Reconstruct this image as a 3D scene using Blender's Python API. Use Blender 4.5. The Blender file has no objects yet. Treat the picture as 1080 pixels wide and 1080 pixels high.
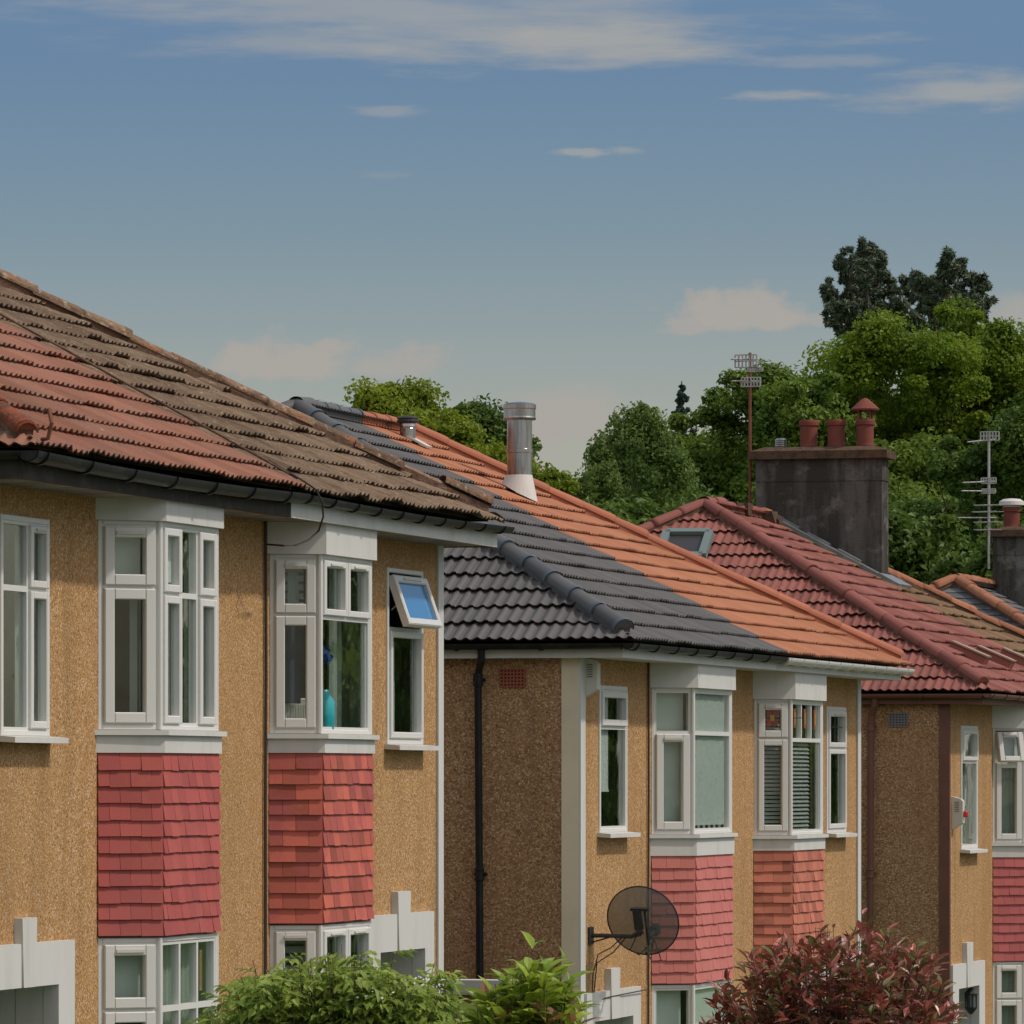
import bpy, bmesh, math, random
import numpy as np
from mathutils import Vector, Matrix
random.seed(7); rng = np.random.default_rng(11)
S = bpy.context.scene; COL = S.collection
R = math.radians

# ------------------------------------------------------------------ camera, world, sun, exposure
FPX, CX, YH, XV, CH = 6300.0, 540.0, 820.0, 2200.0, 3.6
TH = math.atan((XV-CX)/FPX); SN, CS = math.sin(TH), math.cos(TH)
DX = 13.283
cam = bpy.data.cameras.new('camera'); co = bpy.data.objects.new('camera', cam); COL.objects.link(co)
cam.sensor_width = 36; cam.lens = FPX/1080*36; cam.shift_y = (YH-540)/1080
cam.clip_start = 0.5; cam.clip_end = 3000
co.location = (DX, 0, CH); co.rotation_euler = (R(90), 0, TH)
S.camera = co
S.view_settings.view_transform = 'Standard'; S.view_settings.look = 'None'
S.view_settings.exposure = -0.10; S.view_settings.gamma = 1.0; S.view_settings.use_curve_mapping = False

SUN_EL, SUN_DIR = R(51), (1.0, 0.13)
sun = bpy.data.lights.new('sun', 'SUN'); so = bpy.data.objects.new('sun', sun); COL.objects.link(so)
sun.energy = 2.4; sun.angle = R(2.4); sun.color = (1, .95, .87)
sv = Vector((SUN_DIR[0], SUN_DIR[1], 0)).normalized()*math.cos(SUN_EL) + Vector((0, 0, math.sin(SUN_EL)))
so.rotation_euler = sv.to_track_quat('Z', 'Y').to_euler(); so.location = (40, 20, 60)

W = bpy.data.worlds.new('World'); S.world = W; W.use_nodes = True
wt = W.node_tree; wn = wt.nodes; wl = wt.links; wn.clear()
def wnode(t, **k):
    n = wn.new(t)
    for a, b in k.items(): setattr(n, a, b)
    return n
def wmath(op, a, b=None, c=None, clamp=False):
    n = wnode('ShaderNodeMath', operation=op); n.use_clamp = clamp
    for i, v in enumerate((a, b, c)):
        if v is None: continue
        if isinstance(v, (int, float)): n.inputs[i].default_value = v
        else: wl.new(v, n.inputs[i])
    return n.outputs[0]
def wmix(f, a, b, bt='MIX'):
    n = wnode('ShaderNodeMix', data_type='RGBA', blend_type=bt)
    for i, v in ((0, f), (6, a), (7, b)):
        if isinstance(v, (int, float)): n.inputs[i].default_value = v
        elif isinstance(v, tuple): n.inputs[i].default_value = v+(1,)
        else: wl.new(v, n.inputs[i])
    return n.outputs[2]
tc = wnode('ShaderNodeTexCoord'); sep = wnode('ShaderNodeSeparateXYZ'); wl.new(tc.outputs['Generated'], sep.inputs[0])
sky = wnode('ShaderNodeTexSky', sky_type='NISHITA'); sky.sun_disc = False
sky.sun_elevation = SUN_EL; sky.sun_rotation = math.atan2(sv.x, sv.y); sky.air_density = 1.0; sky.dust_density = 1.0; sky.ozone_density = 1.5
rp = wnode('ShaderNodeValToRGB'); mr = wnode('ShaderNodeMapRange'); mr.inputs[1].default_value = 0; mr.inputs[2].default_value = 1.0
wl.new(sep.outputs[2], mr.inputs[0]); wl.new(mr.outputs[0], rp.inputs[0])
SKYRAMP = [(0.0, (.62,.61,.62)), (.055, (.665,.585,.545)), (.09, (.425,.455,.497)), (.118, (.32,.39,.50)), (.15, (.36,.43,.54)), (.34, (1.5,1.25,1.0)), (1.0, (1.7,1.4,1.1))]   # summer haze low down, unseen sky overhead brightened as added fill
for i, (p, c) in enumerate(SKYRAMP):
    e = rp.color_ramp.elements[i] if i < 2 else rp.color_ramp.elements.new(p)
    e.position = p; e.color = c+(1,)
base = wmix(1.0, sky.outputs[0], rp.outputs[0], 'MULTIPLY')
# clouds at compass bearing / elevation
bear = wmath('ARCTAN2', sep.outputs[0], sep.outputs[1])
elev = wmath('ARCSINE', sep.outputs[2])
def cloud_mask(bc, ec, br, er, nscale, stretch, soft, seed, flat=0.0):
    mp = wnode('ShaderNodeCombineXYZ'); wl.new(wmath('MULTIPLY', bear, nscale), mp.inputs[0]); wl.new(wmath('MULTIPLY', elev, nscale*stretch), mp.inputs[1]); mp.inputs[2].default_value = seed
    nz = wnode('ShaderNodeTexNoise'); nz.inputs['Scale'].default_value = 1; nz.inputs['Detail'].default_value = 7; nz.inputs['Roughness'].default_value = .58
    wl.new(mp.outputs[0], nz.inputs['Vector'])
    dx = wmath('DIVIDE', wmath('SUBTRACT', bear, bc), br)
    dz = wmath('DIVIDE', wmath('SUBTRACT', elev, ec), er)
    if flat:   # a flatter base than top
        dz = wmath('MULTIPLY', dz, wmath('ADD', 1.0, wmath('MULTIPLY', wmath('LESS_THAN', dz, 0.0), flat)))
    d = wmath('SQRT', wmath('ADD', wmath('MULTIPLY', dx, dx), wmath('MULTIPLY', dz, dz)))
    d = wmath('ADD', d, wmath('MULTIPLY', wmath('SUBTRACT', nz.outputs[0], .5), 2.0))
    m = wnode('ShaderNodeMapRange', interpolation_type='SMOOTHSTEP'); m.inputs[1].default_value = 1.0; m.inputs[2].default_value = 1.0-soft
    wl.new(d, m.inputs[0]); return m.outputs[0]
def pb(x): return -TH + math.atan((x-CX)/FPX)
def pe(y): return math.atan((YH-y)/FPX)
out = base
CIR = (2.75, 2.75, 2.65); CUM = (2.9, 2.68, 2.46)
CLOUDS = [  # x, y, rx, ry, noise scale, stretch, softness, amount, colour, flat
 (430, 14, 520, 40, 34, 6, 1.0, .62, CIR, 0), (600, 46, 330, 34, 40, 7, 1.0, .85, CIR, 0), (330, 48, 260, 18, 46, 8, 1.0, .45, CIR, 0), (1010, 98, 150, 28, 60, 5, 1.0, .75, CIR, 0),
 (830, 102, 74, 8, 90, 6, .9, .60, CIR, 0), (860, 66, 110, 10, 90, 6, 1., .35, CIR, 0), (612, 161, 44, 7, 150, 4, .8, .65, CIR, 0), (662, 159, 26, 6, 150, 4, .9, .45, CIR, 0), (415, 117, 64, 10, 90, 6, .9, .42, CIR, 0),
 (405, 185, 50, 6, 120, 5, 1.0, .2, CIR, 0),
 (298, 386, 104, 38, 150, 1.6, .6, .9, CUM, .9), (425, 388, 66, 28, 160, 1.6, .7, .75, CUM, .9),
 (785, 338, 84, 38, 150, 1.6, .55, .9, CUM, 1.6), (728, 346, 42, 17, 180, 1.6, .7, .7, CUM, .9),
 (605, 446, 104, 44, 70, 1.5, .7, .8, CUM, .4), (1075, 337, 64, 36, 80, 1.4, .7, .7, CUM, .6), (560, 480, 130, 30, 90, 2, .9, .3, CUM, 0)]
for i, (x, y, rx, ry, ns, st, sf, am, cc, fl) in enumerate(CLOUDS):
    m = cloud_mask(pb(x), pe(y), rx/FPX, ry/FPX, ns, st, sf, 3.7*i, fl)
    out = wmix(wmath('MULTIPLY', m, am), out, cc)
# brightness added to the unseen sky behind the camera, filling the side walls
rear_fill = wnode('ShaderNodeMapRange', interpolation_type='SMOOTHSTEP'); wl.new(sep.outputs[1], rear_fill.inputs[0]); rear_fill.inputs[1].default_value = .25; rear_fill.inputs[2].default_value = -.75; rear_fill.inputs[3].default_value = 0; rear_fill.inputs[4].default_value = 1
lift = wnode('ShaderNodeMapRange', interpolation_type='SMOOTHSTEP'); wl.new(sep.outputs[2], lift.inputs[0]); lift.inputs[1].default_value = -.02; lift.inputs[2].default_value = .22
out = wmix(wmath('MULTIPLY', wmath('MULTIPLY', rear_fill.outputs[0], lift.outputs[0]), .62), out, (6.1, 5.95, 5.6))
bg = wnode('ShaderNodeBackground'); bg.inputs[1].default_value = .15; wl.new(out, bg.inputs[0])
wo = wnode('ShaderNodeOutputWorld'); wl.new(bg.outputs[0], wo.inputs[0])

# ------------------------------------------------------------------ photo survey helpers: a sight line met with a real plane
def P(x, y, X=0.0):
    q = (x-CX)/FPX; zc = (X-DX)/(q*CS-SN)
    return zc*(CS+q*SN), CH+(YH-y)/FPX*zc           # Y, Z on the plane X
def Q(x, y, Y):
    q = (x-CX)/FPX; zc = Y/(CS+q*SN)
    return DX+zc*(q*CS-SN), CH+(YH-y)/FPX*zc        # X, Z on the plane Y
def D3(x, y, zc):
    q = (x-CX)/FPX
    return Vector((DX+zc*(q*CS-SN), zc*(CS+q*SN), CH+(YH-y)/FPX*zc))
def ray_plane(x, y, p, n):
    eye = Vector((DX, 0, CH)); d = D3(x, y, 1.0)-eye; n = Vector(n)
    return eye + d*((Vector(p)-eye).dot(n)/d.dot(n))

# ------------------------------------------------------------------ materials
def newmat(name):
    m = bpy.data.materials.new(name); m.use_nodes = True; nt = m.node_tree; nt.nodes.clear(); return m, nt
class NT:
    def __init__(s, nt): s.nt = nt; s.pos = None
    def n(s, t, **k):
        n = s.nt.nodes.new(t)
        for a, b in k.items(): setattr(n, a, b)
        return n
    def l(s, a, b): s.nt.links.new(a, b)
    def set(s, inp, v):
        if isinstance(v, (int, float)): inp.default_value = v
        elif isinstance(v, tuple): inp.default_value = v+(1,) if len(v) == 3 and len(inp.default_value) == 4 else v
        else: s.l(v, inp)
    def P(s, sc=(1, 1, 1)):
        if s.pos is None: s.pos = s.n('ShaderNodeNewGeometry').outputs['Position']
        if sc == (1, 1, 1): return s.pos
        m = s.n('ShaderNodeMapping'); m.inputs['Scale'].default_value = sc; s.l(s.pos, m.inputs[0]); return m.outputs[0]
    def noise(s, scale, detail=4, rough=.55, sc=(1, 1, 1)):
        n = s.n('ShaderNodeTexNoise'); n.inputs['Scale'].default_value = scale; n.inputs['Detail'].default_value = detail; n.inputs['Roughness'].default_value = rough
        s.l(s.P(sc), n.inputs['Vector']); return n.outputs[0]
    def rng(s, v, a, b, c=0., d=1., smooth=False):
        n = s.n('ShaderNodeMapRange'); n.interpolation_type = 'SMOOTHSTEP' if smooth else 'LINEAR'
        s.l(v, n.inputs[0])
        for i, q in enumerate((a, b, c, d)): n.inputs[i+1].default_value = q
        return n.outputs[0]
    def mix(s, f, a, b, bt='MIX'):
        n = s.n('ShaderNodeMix', data_type='RGBA', blend_type=bt); s.set(n.inputs[0], f); s.set(n.inputs[6], a); s.set(n.inputs[7], b); return n.outputs[2]
    def math(s, op, a, b=0.):
        n = s.n('ShaderNodeMath', operation=op); s.set(n.inputs[0], a); s.set(n.inputs[1], b); return n.outputs[0]
    def bump(s, h, strength=.5, dist=.01):
        n = s.n('ShaderNodeBump'); n.inputs['Strength'].default_value = strength; n.inputs['Distance'].default_value = dist; s.l(h, n.inputs['Height']); return n.outputs[0]
    def attr(s, name):
        n = s.n('ShaderNodeAttribute'); n.attribute_name = name; return n.outputs['Fac']
    def principled(s, col, rough=.7, spec=.3, normal=None, metal=0., **k):
        b = s.n('ShaderNodeBsdfPrincipled'); s.set(b.inputs['Base Color'], col); s.set(b.inputs['Roughness'], rough)
        b.inputs['Specular IOR Level'].default_value = spec; s.set(b.inputs['Metallic'], metal)
        if normal is not None: s.l(normal, b.inputs['Normal'])
        return b.outputs[0]
    def out(s, sh): o = s.n('ShaderNodeOutputMaterial'); s.l(sh, o.inputs[0])

def surf(name, col, rough=.6, spec=.3, tint=0., overlays=(), bump=None, metal=0.):
    """overlays: (scale, colour, lo, hi, amount, stretch)"""
    m, nt = newmat(name); g = NT(nt); c = col
    if tint:
        t = g.attr('tint'); hi = tuple(min(1, v*(1+tint)) for v in col); lo = tuple(v*(1-tint) for v in col)
        c = g.mix(t, lo, hi)
        edge_shade = g.math('LESS_THAN', t, -.5)      # course-edge shade painted dark, with algae, on tile butts and felt
    for ov in overlays:
        sc, oc, lo, hi, am = ov[:5]; st = ov[5] if len(ov) > 5 else (1, 1, 1)
        f = g.math('MULTIPLY', g.rng(g.noise(sc, 6, .6, st), lo, hi), am)
        c = g.mix(f, c, oc)
    if tint and 'tile' in name: c = g.mix(g.math('MULTIPLY', edge_shade, .8), c, (.035, .028, .024))
    nm = None
    if bump: nm = g.bump(g.noise(bump[0], 5, .65), bump[1], bump[2])
    g.out(g.principled(c, rough, spec, nm, metal)); return m

M = {}
def pebble(name, lo, mid, hi, stain=.48, pale=(.70, .60, .50)):
    m, nt = newmat(name); g = NT(nt)
    v = g.n('ShaderNodeTexVoronoi'); v.inputs['Scale'].default_value = 70; g.l(g.P(), v.inputs['Vector'])
    sp = g.n('ShaderNodeSeparateColor'); g.l(v.outputs['Color'], sp.inputs[0])
    r = g.n('ShaderNodeValToRGB'); g.l(sp.outputs[0], r.inputs[0])
    pts = [(0, tuple(q*.55 for q in lo)), (.10, lo), (.5, mid), (.86, hi), (.985, pale)]
    for i, (p, c) in enumerate(pts):
        e = r.color_ramp.elements[i] if i < 2 else r.color_ramp.elements.new(p)
        e.position = p; e.color = c+(1,)
    c = r.outputs[0]
    gap = g.rng(v.outputs['Distance'], .35, .75)
    c = g.mix(g.math('MULTIPLY', gap, .38), c, tuple(q*.55 for q in lo))
    st = g.math('MULTIPLY', g.rng(g.noise(.55, 6, .62, (1, 1, .45)), .42, .72), stain)
    c = g.mix(st, c, tuple(q*.75 for q in mid))
    run = g.math('MULTIPLY', g.rng(g.noise(1.1, 6, .66, (1.8, 1.8, .22)), .50, .72), stain)
    c = g.mix(run, c, tuple(q*.42 for q in mid))
    spot = g.math('MULTIPLY', g.rng(g.noise(7.0, 4, .6), .66, .76), .45)
    c = g.mix(spot, c, tuple(q*.35 for q in mid))
    g.out(g.principled(c, .9, .15, g.bump(v.outputs['Distance'], .5, -.008))); return m
M['pebble'] = pebble('pebbledash', (.375, .198, .076), (.47, .270, .112), (.545, .335, .155), pale=(.60, .46, .33))
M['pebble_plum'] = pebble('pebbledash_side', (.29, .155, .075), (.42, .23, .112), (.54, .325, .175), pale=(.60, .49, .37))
M['white'] = surf('white_upvc', (.65, .64, .61), .35, .45, overlays=((3.0, (.60, .58, .52), .5, .8, .35),))
M['wpaint'] = surf('white_paint', (.57, .56, .53), .65, .25, overlays=((2.6, (.40, .375, .32), .5, .78, .5, (1.4, 1.4, .22)), (14, (.46, .43, .38), .62, .8, .35)), bump=(40, .15, .004))
M['cream'] = surf('cream_paint', (.74, .62, .46), .7, .2, overlays=((2.0, (.46, .40, .31), .45, .8, .5),), bump=(60, .2, .004))
M['black'] = surf('black_plastic', (.010, .010, .011), .42, .28, overlays=((6, (.06, .055, .05), .5, .8, .5),))
M['brownplastic'] = surf('brown_paint', (.17, .075, .052), .5, .35, overlays=((4, (.10, .05, .035), .45, .75, .6),))
M['dark_board'] = surf('dark_eaves_board', (.045, .038, .034), .8, .15, overlays=((5, (.10, .085, .075), .5, .7, .6),))
M['vent_lip'] = surf('faded_plastic_lip', (.34, .25, .19), .7, .2)
M['soffit'] = surf('soffit_board', (.20, .175, .16), .7, .2, overlays=((3, (.5, .46, .42), .45, .7, .6),))
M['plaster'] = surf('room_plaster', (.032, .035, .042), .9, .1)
M['mortar'] = surf('mortar', (.30, .25, .20), .95, .1, overlays=((9, (.5, .43, .34), .5, .7, .7), (14, (.08, .06, .045), .55, .7, .7)), bump=(22, .8, .02))
M['bed'] = surf('stained_bedding', (.15, .085, .06), .95, .1, overlays=((9, (.24, .17, .12), .5, .7, .7), (14, (.07, .05, .04), .5, .7, .7)), bump=(22, .9, .03))
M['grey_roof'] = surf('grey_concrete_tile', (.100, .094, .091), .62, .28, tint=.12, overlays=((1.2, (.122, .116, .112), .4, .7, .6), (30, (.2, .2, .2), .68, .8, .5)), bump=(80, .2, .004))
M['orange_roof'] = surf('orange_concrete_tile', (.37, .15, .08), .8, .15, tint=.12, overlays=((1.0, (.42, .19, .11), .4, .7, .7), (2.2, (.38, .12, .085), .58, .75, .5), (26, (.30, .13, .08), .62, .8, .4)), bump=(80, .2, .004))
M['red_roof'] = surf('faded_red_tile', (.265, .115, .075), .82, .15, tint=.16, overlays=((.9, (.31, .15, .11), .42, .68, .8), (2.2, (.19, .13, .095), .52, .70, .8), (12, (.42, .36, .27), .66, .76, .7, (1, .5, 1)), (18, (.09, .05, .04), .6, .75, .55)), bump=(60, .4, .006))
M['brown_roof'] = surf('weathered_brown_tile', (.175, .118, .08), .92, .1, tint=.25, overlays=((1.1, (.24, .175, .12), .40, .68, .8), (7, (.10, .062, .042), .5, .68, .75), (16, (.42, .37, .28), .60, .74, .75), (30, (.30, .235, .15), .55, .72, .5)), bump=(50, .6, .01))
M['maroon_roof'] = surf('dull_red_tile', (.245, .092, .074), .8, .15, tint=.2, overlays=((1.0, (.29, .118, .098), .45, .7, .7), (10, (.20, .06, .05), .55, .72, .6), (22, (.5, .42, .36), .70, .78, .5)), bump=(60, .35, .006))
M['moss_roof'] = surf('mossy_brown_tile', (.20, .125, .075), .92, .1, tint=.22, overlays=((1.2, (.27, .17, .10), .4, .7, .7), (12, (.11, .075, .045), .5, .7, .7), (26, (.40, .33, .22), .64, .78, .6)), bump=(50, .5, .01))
M['slate'] = surf('grey_slate', (.115, .115, .12), .6, .3, tint=.35, overlays=((9, (.2, .19, .18), .6, .75, .4),), bump=(40, .2, .005))
M['cap_grey'] = surf('grey_ridge', (.10, .095, .093), .55, .3, tint=.1, bump=(60, .2, .004))
M['collar'] = surf('blue_grey_collar', (.075, .105, .125), .45, .4)
M['cap_orange'] = surf('orange_ridge', (.36, .135, .08), .8, .15, tint=.12, overlays=((6, (.40, .11, .075), .5, .72, .7), (24, (.62, .42, .30), .66, .78, .4)), bump=(60, .3, .005))
M['cap_maroon'] = surf('red_ridge', (.25, .09, .072), .75, .2, tint=.14, overlays=((5, (.22, .065, .05), .5, .72, .6), (26, (.50, .42, .34), .68, .78, .6)), bump=(60, .3, .005))
M['cap_brown'] = surf('lichened_ridge', (.21, .135, .09), .95, .1, tint=.3, overlays=((5, (.36, .15, .08), .52, .66, .7), (9, (.10, .065, .045), .5, .66, .8), (17, (.46, .40, .31), .54, .70, .85)), bump=(26, .9, .03))
M['cap_moss'] = surf('mossy_red_ridge', (.24, .07, .042), .95, .1, tint=.3, overlays=((8, (.09, .055, .035), .46, .62, .9), (16, (.36, .28, .18), .60, .74, .8), (5, (.13, .10, .045), .55, .7, .6)), bump=(26, .9, .03))
M['cap_rust'] = surf('orange_brown_ridge', (.34, .145, .085), .9, .1, tint=.2, overlays=((7, (.20, .09, .055), .5, .7, .7), (20, (.45, .34, .24), .62, .76, .6)), bump=(30, .6, .015))
M['hung_crimson'] = surf('crimson_hung_tile', (.37, .083, .072), .66, .2, tint=.14, overlays=((4, (.42, .115, .075), .52, .7, .55), (1.3, (.33, .09, .09), .45, .7, .5), (20, (.28, .09, .08), .66, .8, .5)), bump=(50, .25, .004))
M['hung_scarlet'] = surf('scarlet_hung_tile', (.41, .10, .066), .62, .25, tint=.34, overlays=((3.6, (.36, .085, .085), .48, .64, .75), (12, (.42, .24, .18), .68, .8, .6)), bump=(50, .3, .004))
M['hung_pink'] = surf('rose_painted_hung_tile', (.50, .155, .13), .6, .25, tint=.06, overlays=((2, (.54, .19, .165), .45, .7, .5),), bump=(50, .15, .003))
M['hung_orange'] = surf('orange_red_hung_tile', (.43, .14, .09), .66, .22, tint=.28, overlays=((3.4, (.56, .20, .13), .5, .68, .6), (15, (.58, .42, .30), .68, .8, .6)), bump=(50, .3, .004))
M['hung_plum'] = surf('plum_hung_tile', (.41, .105, .10), .62, .25, tint=.10, bump=(50, .2, .004))
M['terracotta'] = surf('terracotta', (.20, .058, .042), .75, .2, overlays=((5, (.14, .05, .038), .45, .7, .8), (14, (.09, .045, .035), .58, .75, .6)), bump=(40, .3, .006))
M['render_dark'] = surf('sooty_render', (.118, .110, .102), .95, .1, overlays=((2.2, (.05, .045, .04), .46, .60, .9, (1.6, 1, .22)), (3.2, (.20, .187, .17), .54, .66, .7), (9, (.06, .05, .042), .55, .68, .6), (26, (.30, .26, .21), .66, .76, .6)), bump=(34, .9, .02))
M['moss_cap'] = surf('mossy_concrete', (.12, .075, .05), .95, .1, overlays=((9, (.06, .045, .035), .45, .65, .8), (20, (.24, .15, .10), .6, .75, .6)), bump=(24, .9, .03))
M['steel'] = surf('stainless_flue', (.44, .43, .42), .24, .5, metal=1.0, overlays=((3, (.20, .16, .14), .45, .7, .7, (6, 6, .6)), (8, (.30, .17, .10), .62, .75, .6)))
M['pale_metal'] = surf('pale_flashing', (.62, .59, .55), .45, .4, overlays=((5, (.45, .40, .36), .5, .75, .5),))
M['lead'] = surf('lead_flashing', (.15, .16, .165), .5, .4, overlays=((4, (.26, .27, .27), .45, .7, .7),), bump=(12, .4, .01))
M['aerial'] = surf('weathered_alloy', (.42, .41, .40), .45, .5, metal=.3, overlays=((8, (.22, .17, .13), .55, .7, .7),))
M['rust'] = surf('rusty_steel', (.20, .075, .045), .85, .2, overlays=((12, (.10, .05, .035), .45, .7, .7),))
M['cable'] = surf('grimy_cable', (.055, .042, .035), .6, .3)
M['blind_pale'] = surf('pale_roller_blind', (.62, .66, .625), .9, .1)
M['blind_white'] = surf('white_roller_blind', (.68, .70, .67), .9, .1)
M['slat'] = surf('silver_slat_blind', (.50, .51, .49), .6, .3)
M['net'] = surf('grey_green_curtain', (.37, .40, .375), .9, .1, tint=.3)
M['net_dark'] = surf('dim_green_curtain', (.09, .10, .095), .9, .1)
M['navy'] = surf('navy_curtain', (.035, .042, .075), .9, .1)
M['interior_wood'] = surf('dark_wood', (.10, .045, .025), .6, .3)
M['radiator'] = surf('white_radiator', (.6, .56, .5), .5, .3)
M['teal'] = surf('teal_glaze', (.02, .30, .34), .25, .5)
M['blueflower'] = surf('blue_petals', (.02, .07, .33), .8, .2, tint=.4)
M['alarm'] = surf('cream_plastic', (.58, .56, .50), .5, .35)
M['redlamp'] = surf('red_plastic', (.5, .02, .015), .3, .5)
M['dkmetal'] = surf('dark_iron', (.03, .032, .035), .5, .4, overlays=((9, (.10, .07, .05), .55, .7, .5),))
M['brick_red'] = surf('red_air_brick', (.30, .095, .06), .85, .15)
M['brick_grey'] = surf('grey_air_brick', (.20, .19, .19), .8, .2)
M['skyframe'] = surf('grey_green_frame', (.16, .20, .19), .45, .4)
M['doorwhite'] = surf('door_upvc', (.66, .66, .63), .4, .4)
M['redglass'] = surf('leaded_red', (.30, .06, .03), .3, .5)
M['gold'] = surf('leaded_amber', (.42, .28, .05), .3, .5)
M['rooflight_glass'] = surf('rooflight_glass', (.05, .045, .045), .25, .25)
M['lampglass'] = surf('smoked_glass', (.10, .12, .12), .08, .6)

def glassmat(name, tcol, boost=1.55):
    m, nt = newmat(name); g = NT(nt)
    tr = g.n('ShaderNodeBsdfTransparent'); g.set(tr.inputs[0], tcol)
    gl = g.n('ShaderNodeBsdfGlossy'); gl.inputs['Roughness'].default_value = .012; g.set(gl.inputs[0], (.95, 1, .97))
    nb = g.bump(g.noise(2.2, 2, .5), .06, .05)
    g.l(nb, gl.inputs['Normal'])
    ge = g.n('ShaderNodeNewGeometry'); vm = g.n('ShaderNodeVectorMath', operation='DOT_PRODUCT'); g.l(ge.outputs['Incoming'], vm.inputs[0]); g.l(ge.outputs['Normal'], vm.inputs[1])
    cs_ = g.math('ABSOLUTE', vm.outputs['Value']); sch = g.math('ADD', g.math('MULTIPLY', g.math('POWER', g.math('SUBTRACT', 1.0, cs_), 5.0), .96), .04)
    f = g.math('MINIMUM', g.math('MULTIPLY', sch, boost), .95)
    mx = g.n('ShaderNodeMixShader'); g.l(f, mx.inputs[0]); g.l(tr.outputs[0], mx.inputs[1]); g.l(gl.outputs[0], mx.inputs[2]); g.out(mx.outputs[0]); return m
M['glass'] = glassmat('window_glass', (.92, .95, .935), .95)
M['blueglass'] = glassmat('blue_tint_glass', (.05, .22, .45), 1.6)
def skysheen():  # blue of the mirrored sky put into the pane's own colour
    m, nt = newmat('painted_sky_sheen'); g = NT(nt)
    g.out(g.principled((.03, .19, .42), .08, .9, g.bump(g.noise(5, 2), .05, .03))); return m
M['skysheen'] = skysheen()
def dishmat():      # a fine wire mesh: far smaller holes than a pixel, so an even share of it lets light through
    m, nt = newmat('fine_wire_mesh'); g = NT(nt)
    tr = g.n('ShaderNodeBsdfTransparent'); p = g.principled((.135, .14, .135), .6, .3)
    mx = g.n('ShaderNodeMixShader'); mx.inputs[0].default_value = .2; g.l(p, mx.inputs[1]); g.l(tr.outputs[0], mx.inputs[2]); g.out(mx.outputs[0]); return m
M['dish'] = dishmat()
def leafmat(name, c1, c2, c3=None, trans=.35, rough=.5, spec=.3):
    m, nt = newmat(name); g = NT(nt); t = g.attr('tint'); c = g.mix(t, c1, c2)
    if c3: c = g.mix(g.math('GREATER_THAN', t, .93), c, c3)
    p = g.principled(c, rough, spec); tl = g.n('ShaderNodeBsdfTranslucent'); g.l(c, tl.inputs[0])
    mx = g.n('ShaderNodeMixShader'); mx.inputs[0].default_value = trans; g.l(p, mx.inputs[1]); g.l(tl.outputs[0], mx.inputs[2]); g.out(mx.outputs[0]); return m
M['leaf_lime'] = leafmat('lime_leaf', (.14, .20, .014), (.29, .34, .028), trans=0.45)
M['leaf_maple'] = leafmat('maple_leaf', (.10, .175, .012), (.25, .33, .026), trans=0.45)
M['leaf_mid'] = leafmat('mid_leaf', (.085, .155, .018), (.20, .275, .038), trans=0.45)
M['leaf_dark'] = leafmat('dark_leaf', (.062, .12, .02), (.145, .21, .034), trans=0.4)
M['leaf_birch'] = leafmat('birch_leaf', (.10, .17, .036), (.20, .27, .065), trans=0.45)
M['leaf_blue'] = leafmat('spruce_needle', (.045, .075, .06), (.08, .12, .095), trans=.1)
M['leaf_pine'] = leafmat('pine_needle', (0.050, 0.072, 0.045), (0.112, 0.140, 0.076), trans=.05)
M['leaf_elder'] = leafmat('elder_leaf', (.20, .29, .05), (.36, .44, .09), trans=.45)
M['leaf_laurel'] = leafmat('laurel_leaf', (0.208, 0.312, 0.033), (0.390, 0.468, 0.052), (.34, .16, .09), rough=.35, spec=.5)
M['leaf_photinia'] = leafmat('photinia_leaf', (.20, .065, .045), (.52, .165, .115), (.44, .32, .22), trans=.2, rough=.35, spec=.5)
M['leaf_green2'] = leafmat('old_photinia_leaf', (.10, .13, .03), (.20, .17, .06), trans=.25)
M['petal'] = surf('white_petal', (.75, .72, .68), .7, .2)
M['bark'] = surf('bark', (.10, .075, .055), .95, .1, overlays=((8, (.05, .04, .03), .45, .65, .8),), bump=(14, .8, .03))
M['asphalt'] = surf('asphalt', (.05, .05, .052), .9, .2, overlays=((2, (.075, .073, .07), .45, .7, .6),), bump=(60, .4, .006))
M['paving'] = surf('paving', (.28, .27, .25), .9, .2, overlays=((2, (.2, .19, .18), .45, .7, .6),), bump=(40, .3, .006))
M['kerb'] = surf('kerb_stone', (.32, .31, .29), .9, .2, bump=(40, .3, .006))
M['grass'] = surf('grass', (.06, .11, .025), .95, .1, overlays=((1.5, (.10, .13, .035), .4, .7, .7), (14, (.03, .06, .015), .5, .7, .6)), bump=(30, .8, .04))
M['brick'] = surf('pink_brown_render', (.30, .17, .12), .9, .1, overlays=((4, (.22, .12, .08), .45, .7, .7),), bump=(40, .4, .008))

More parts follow.
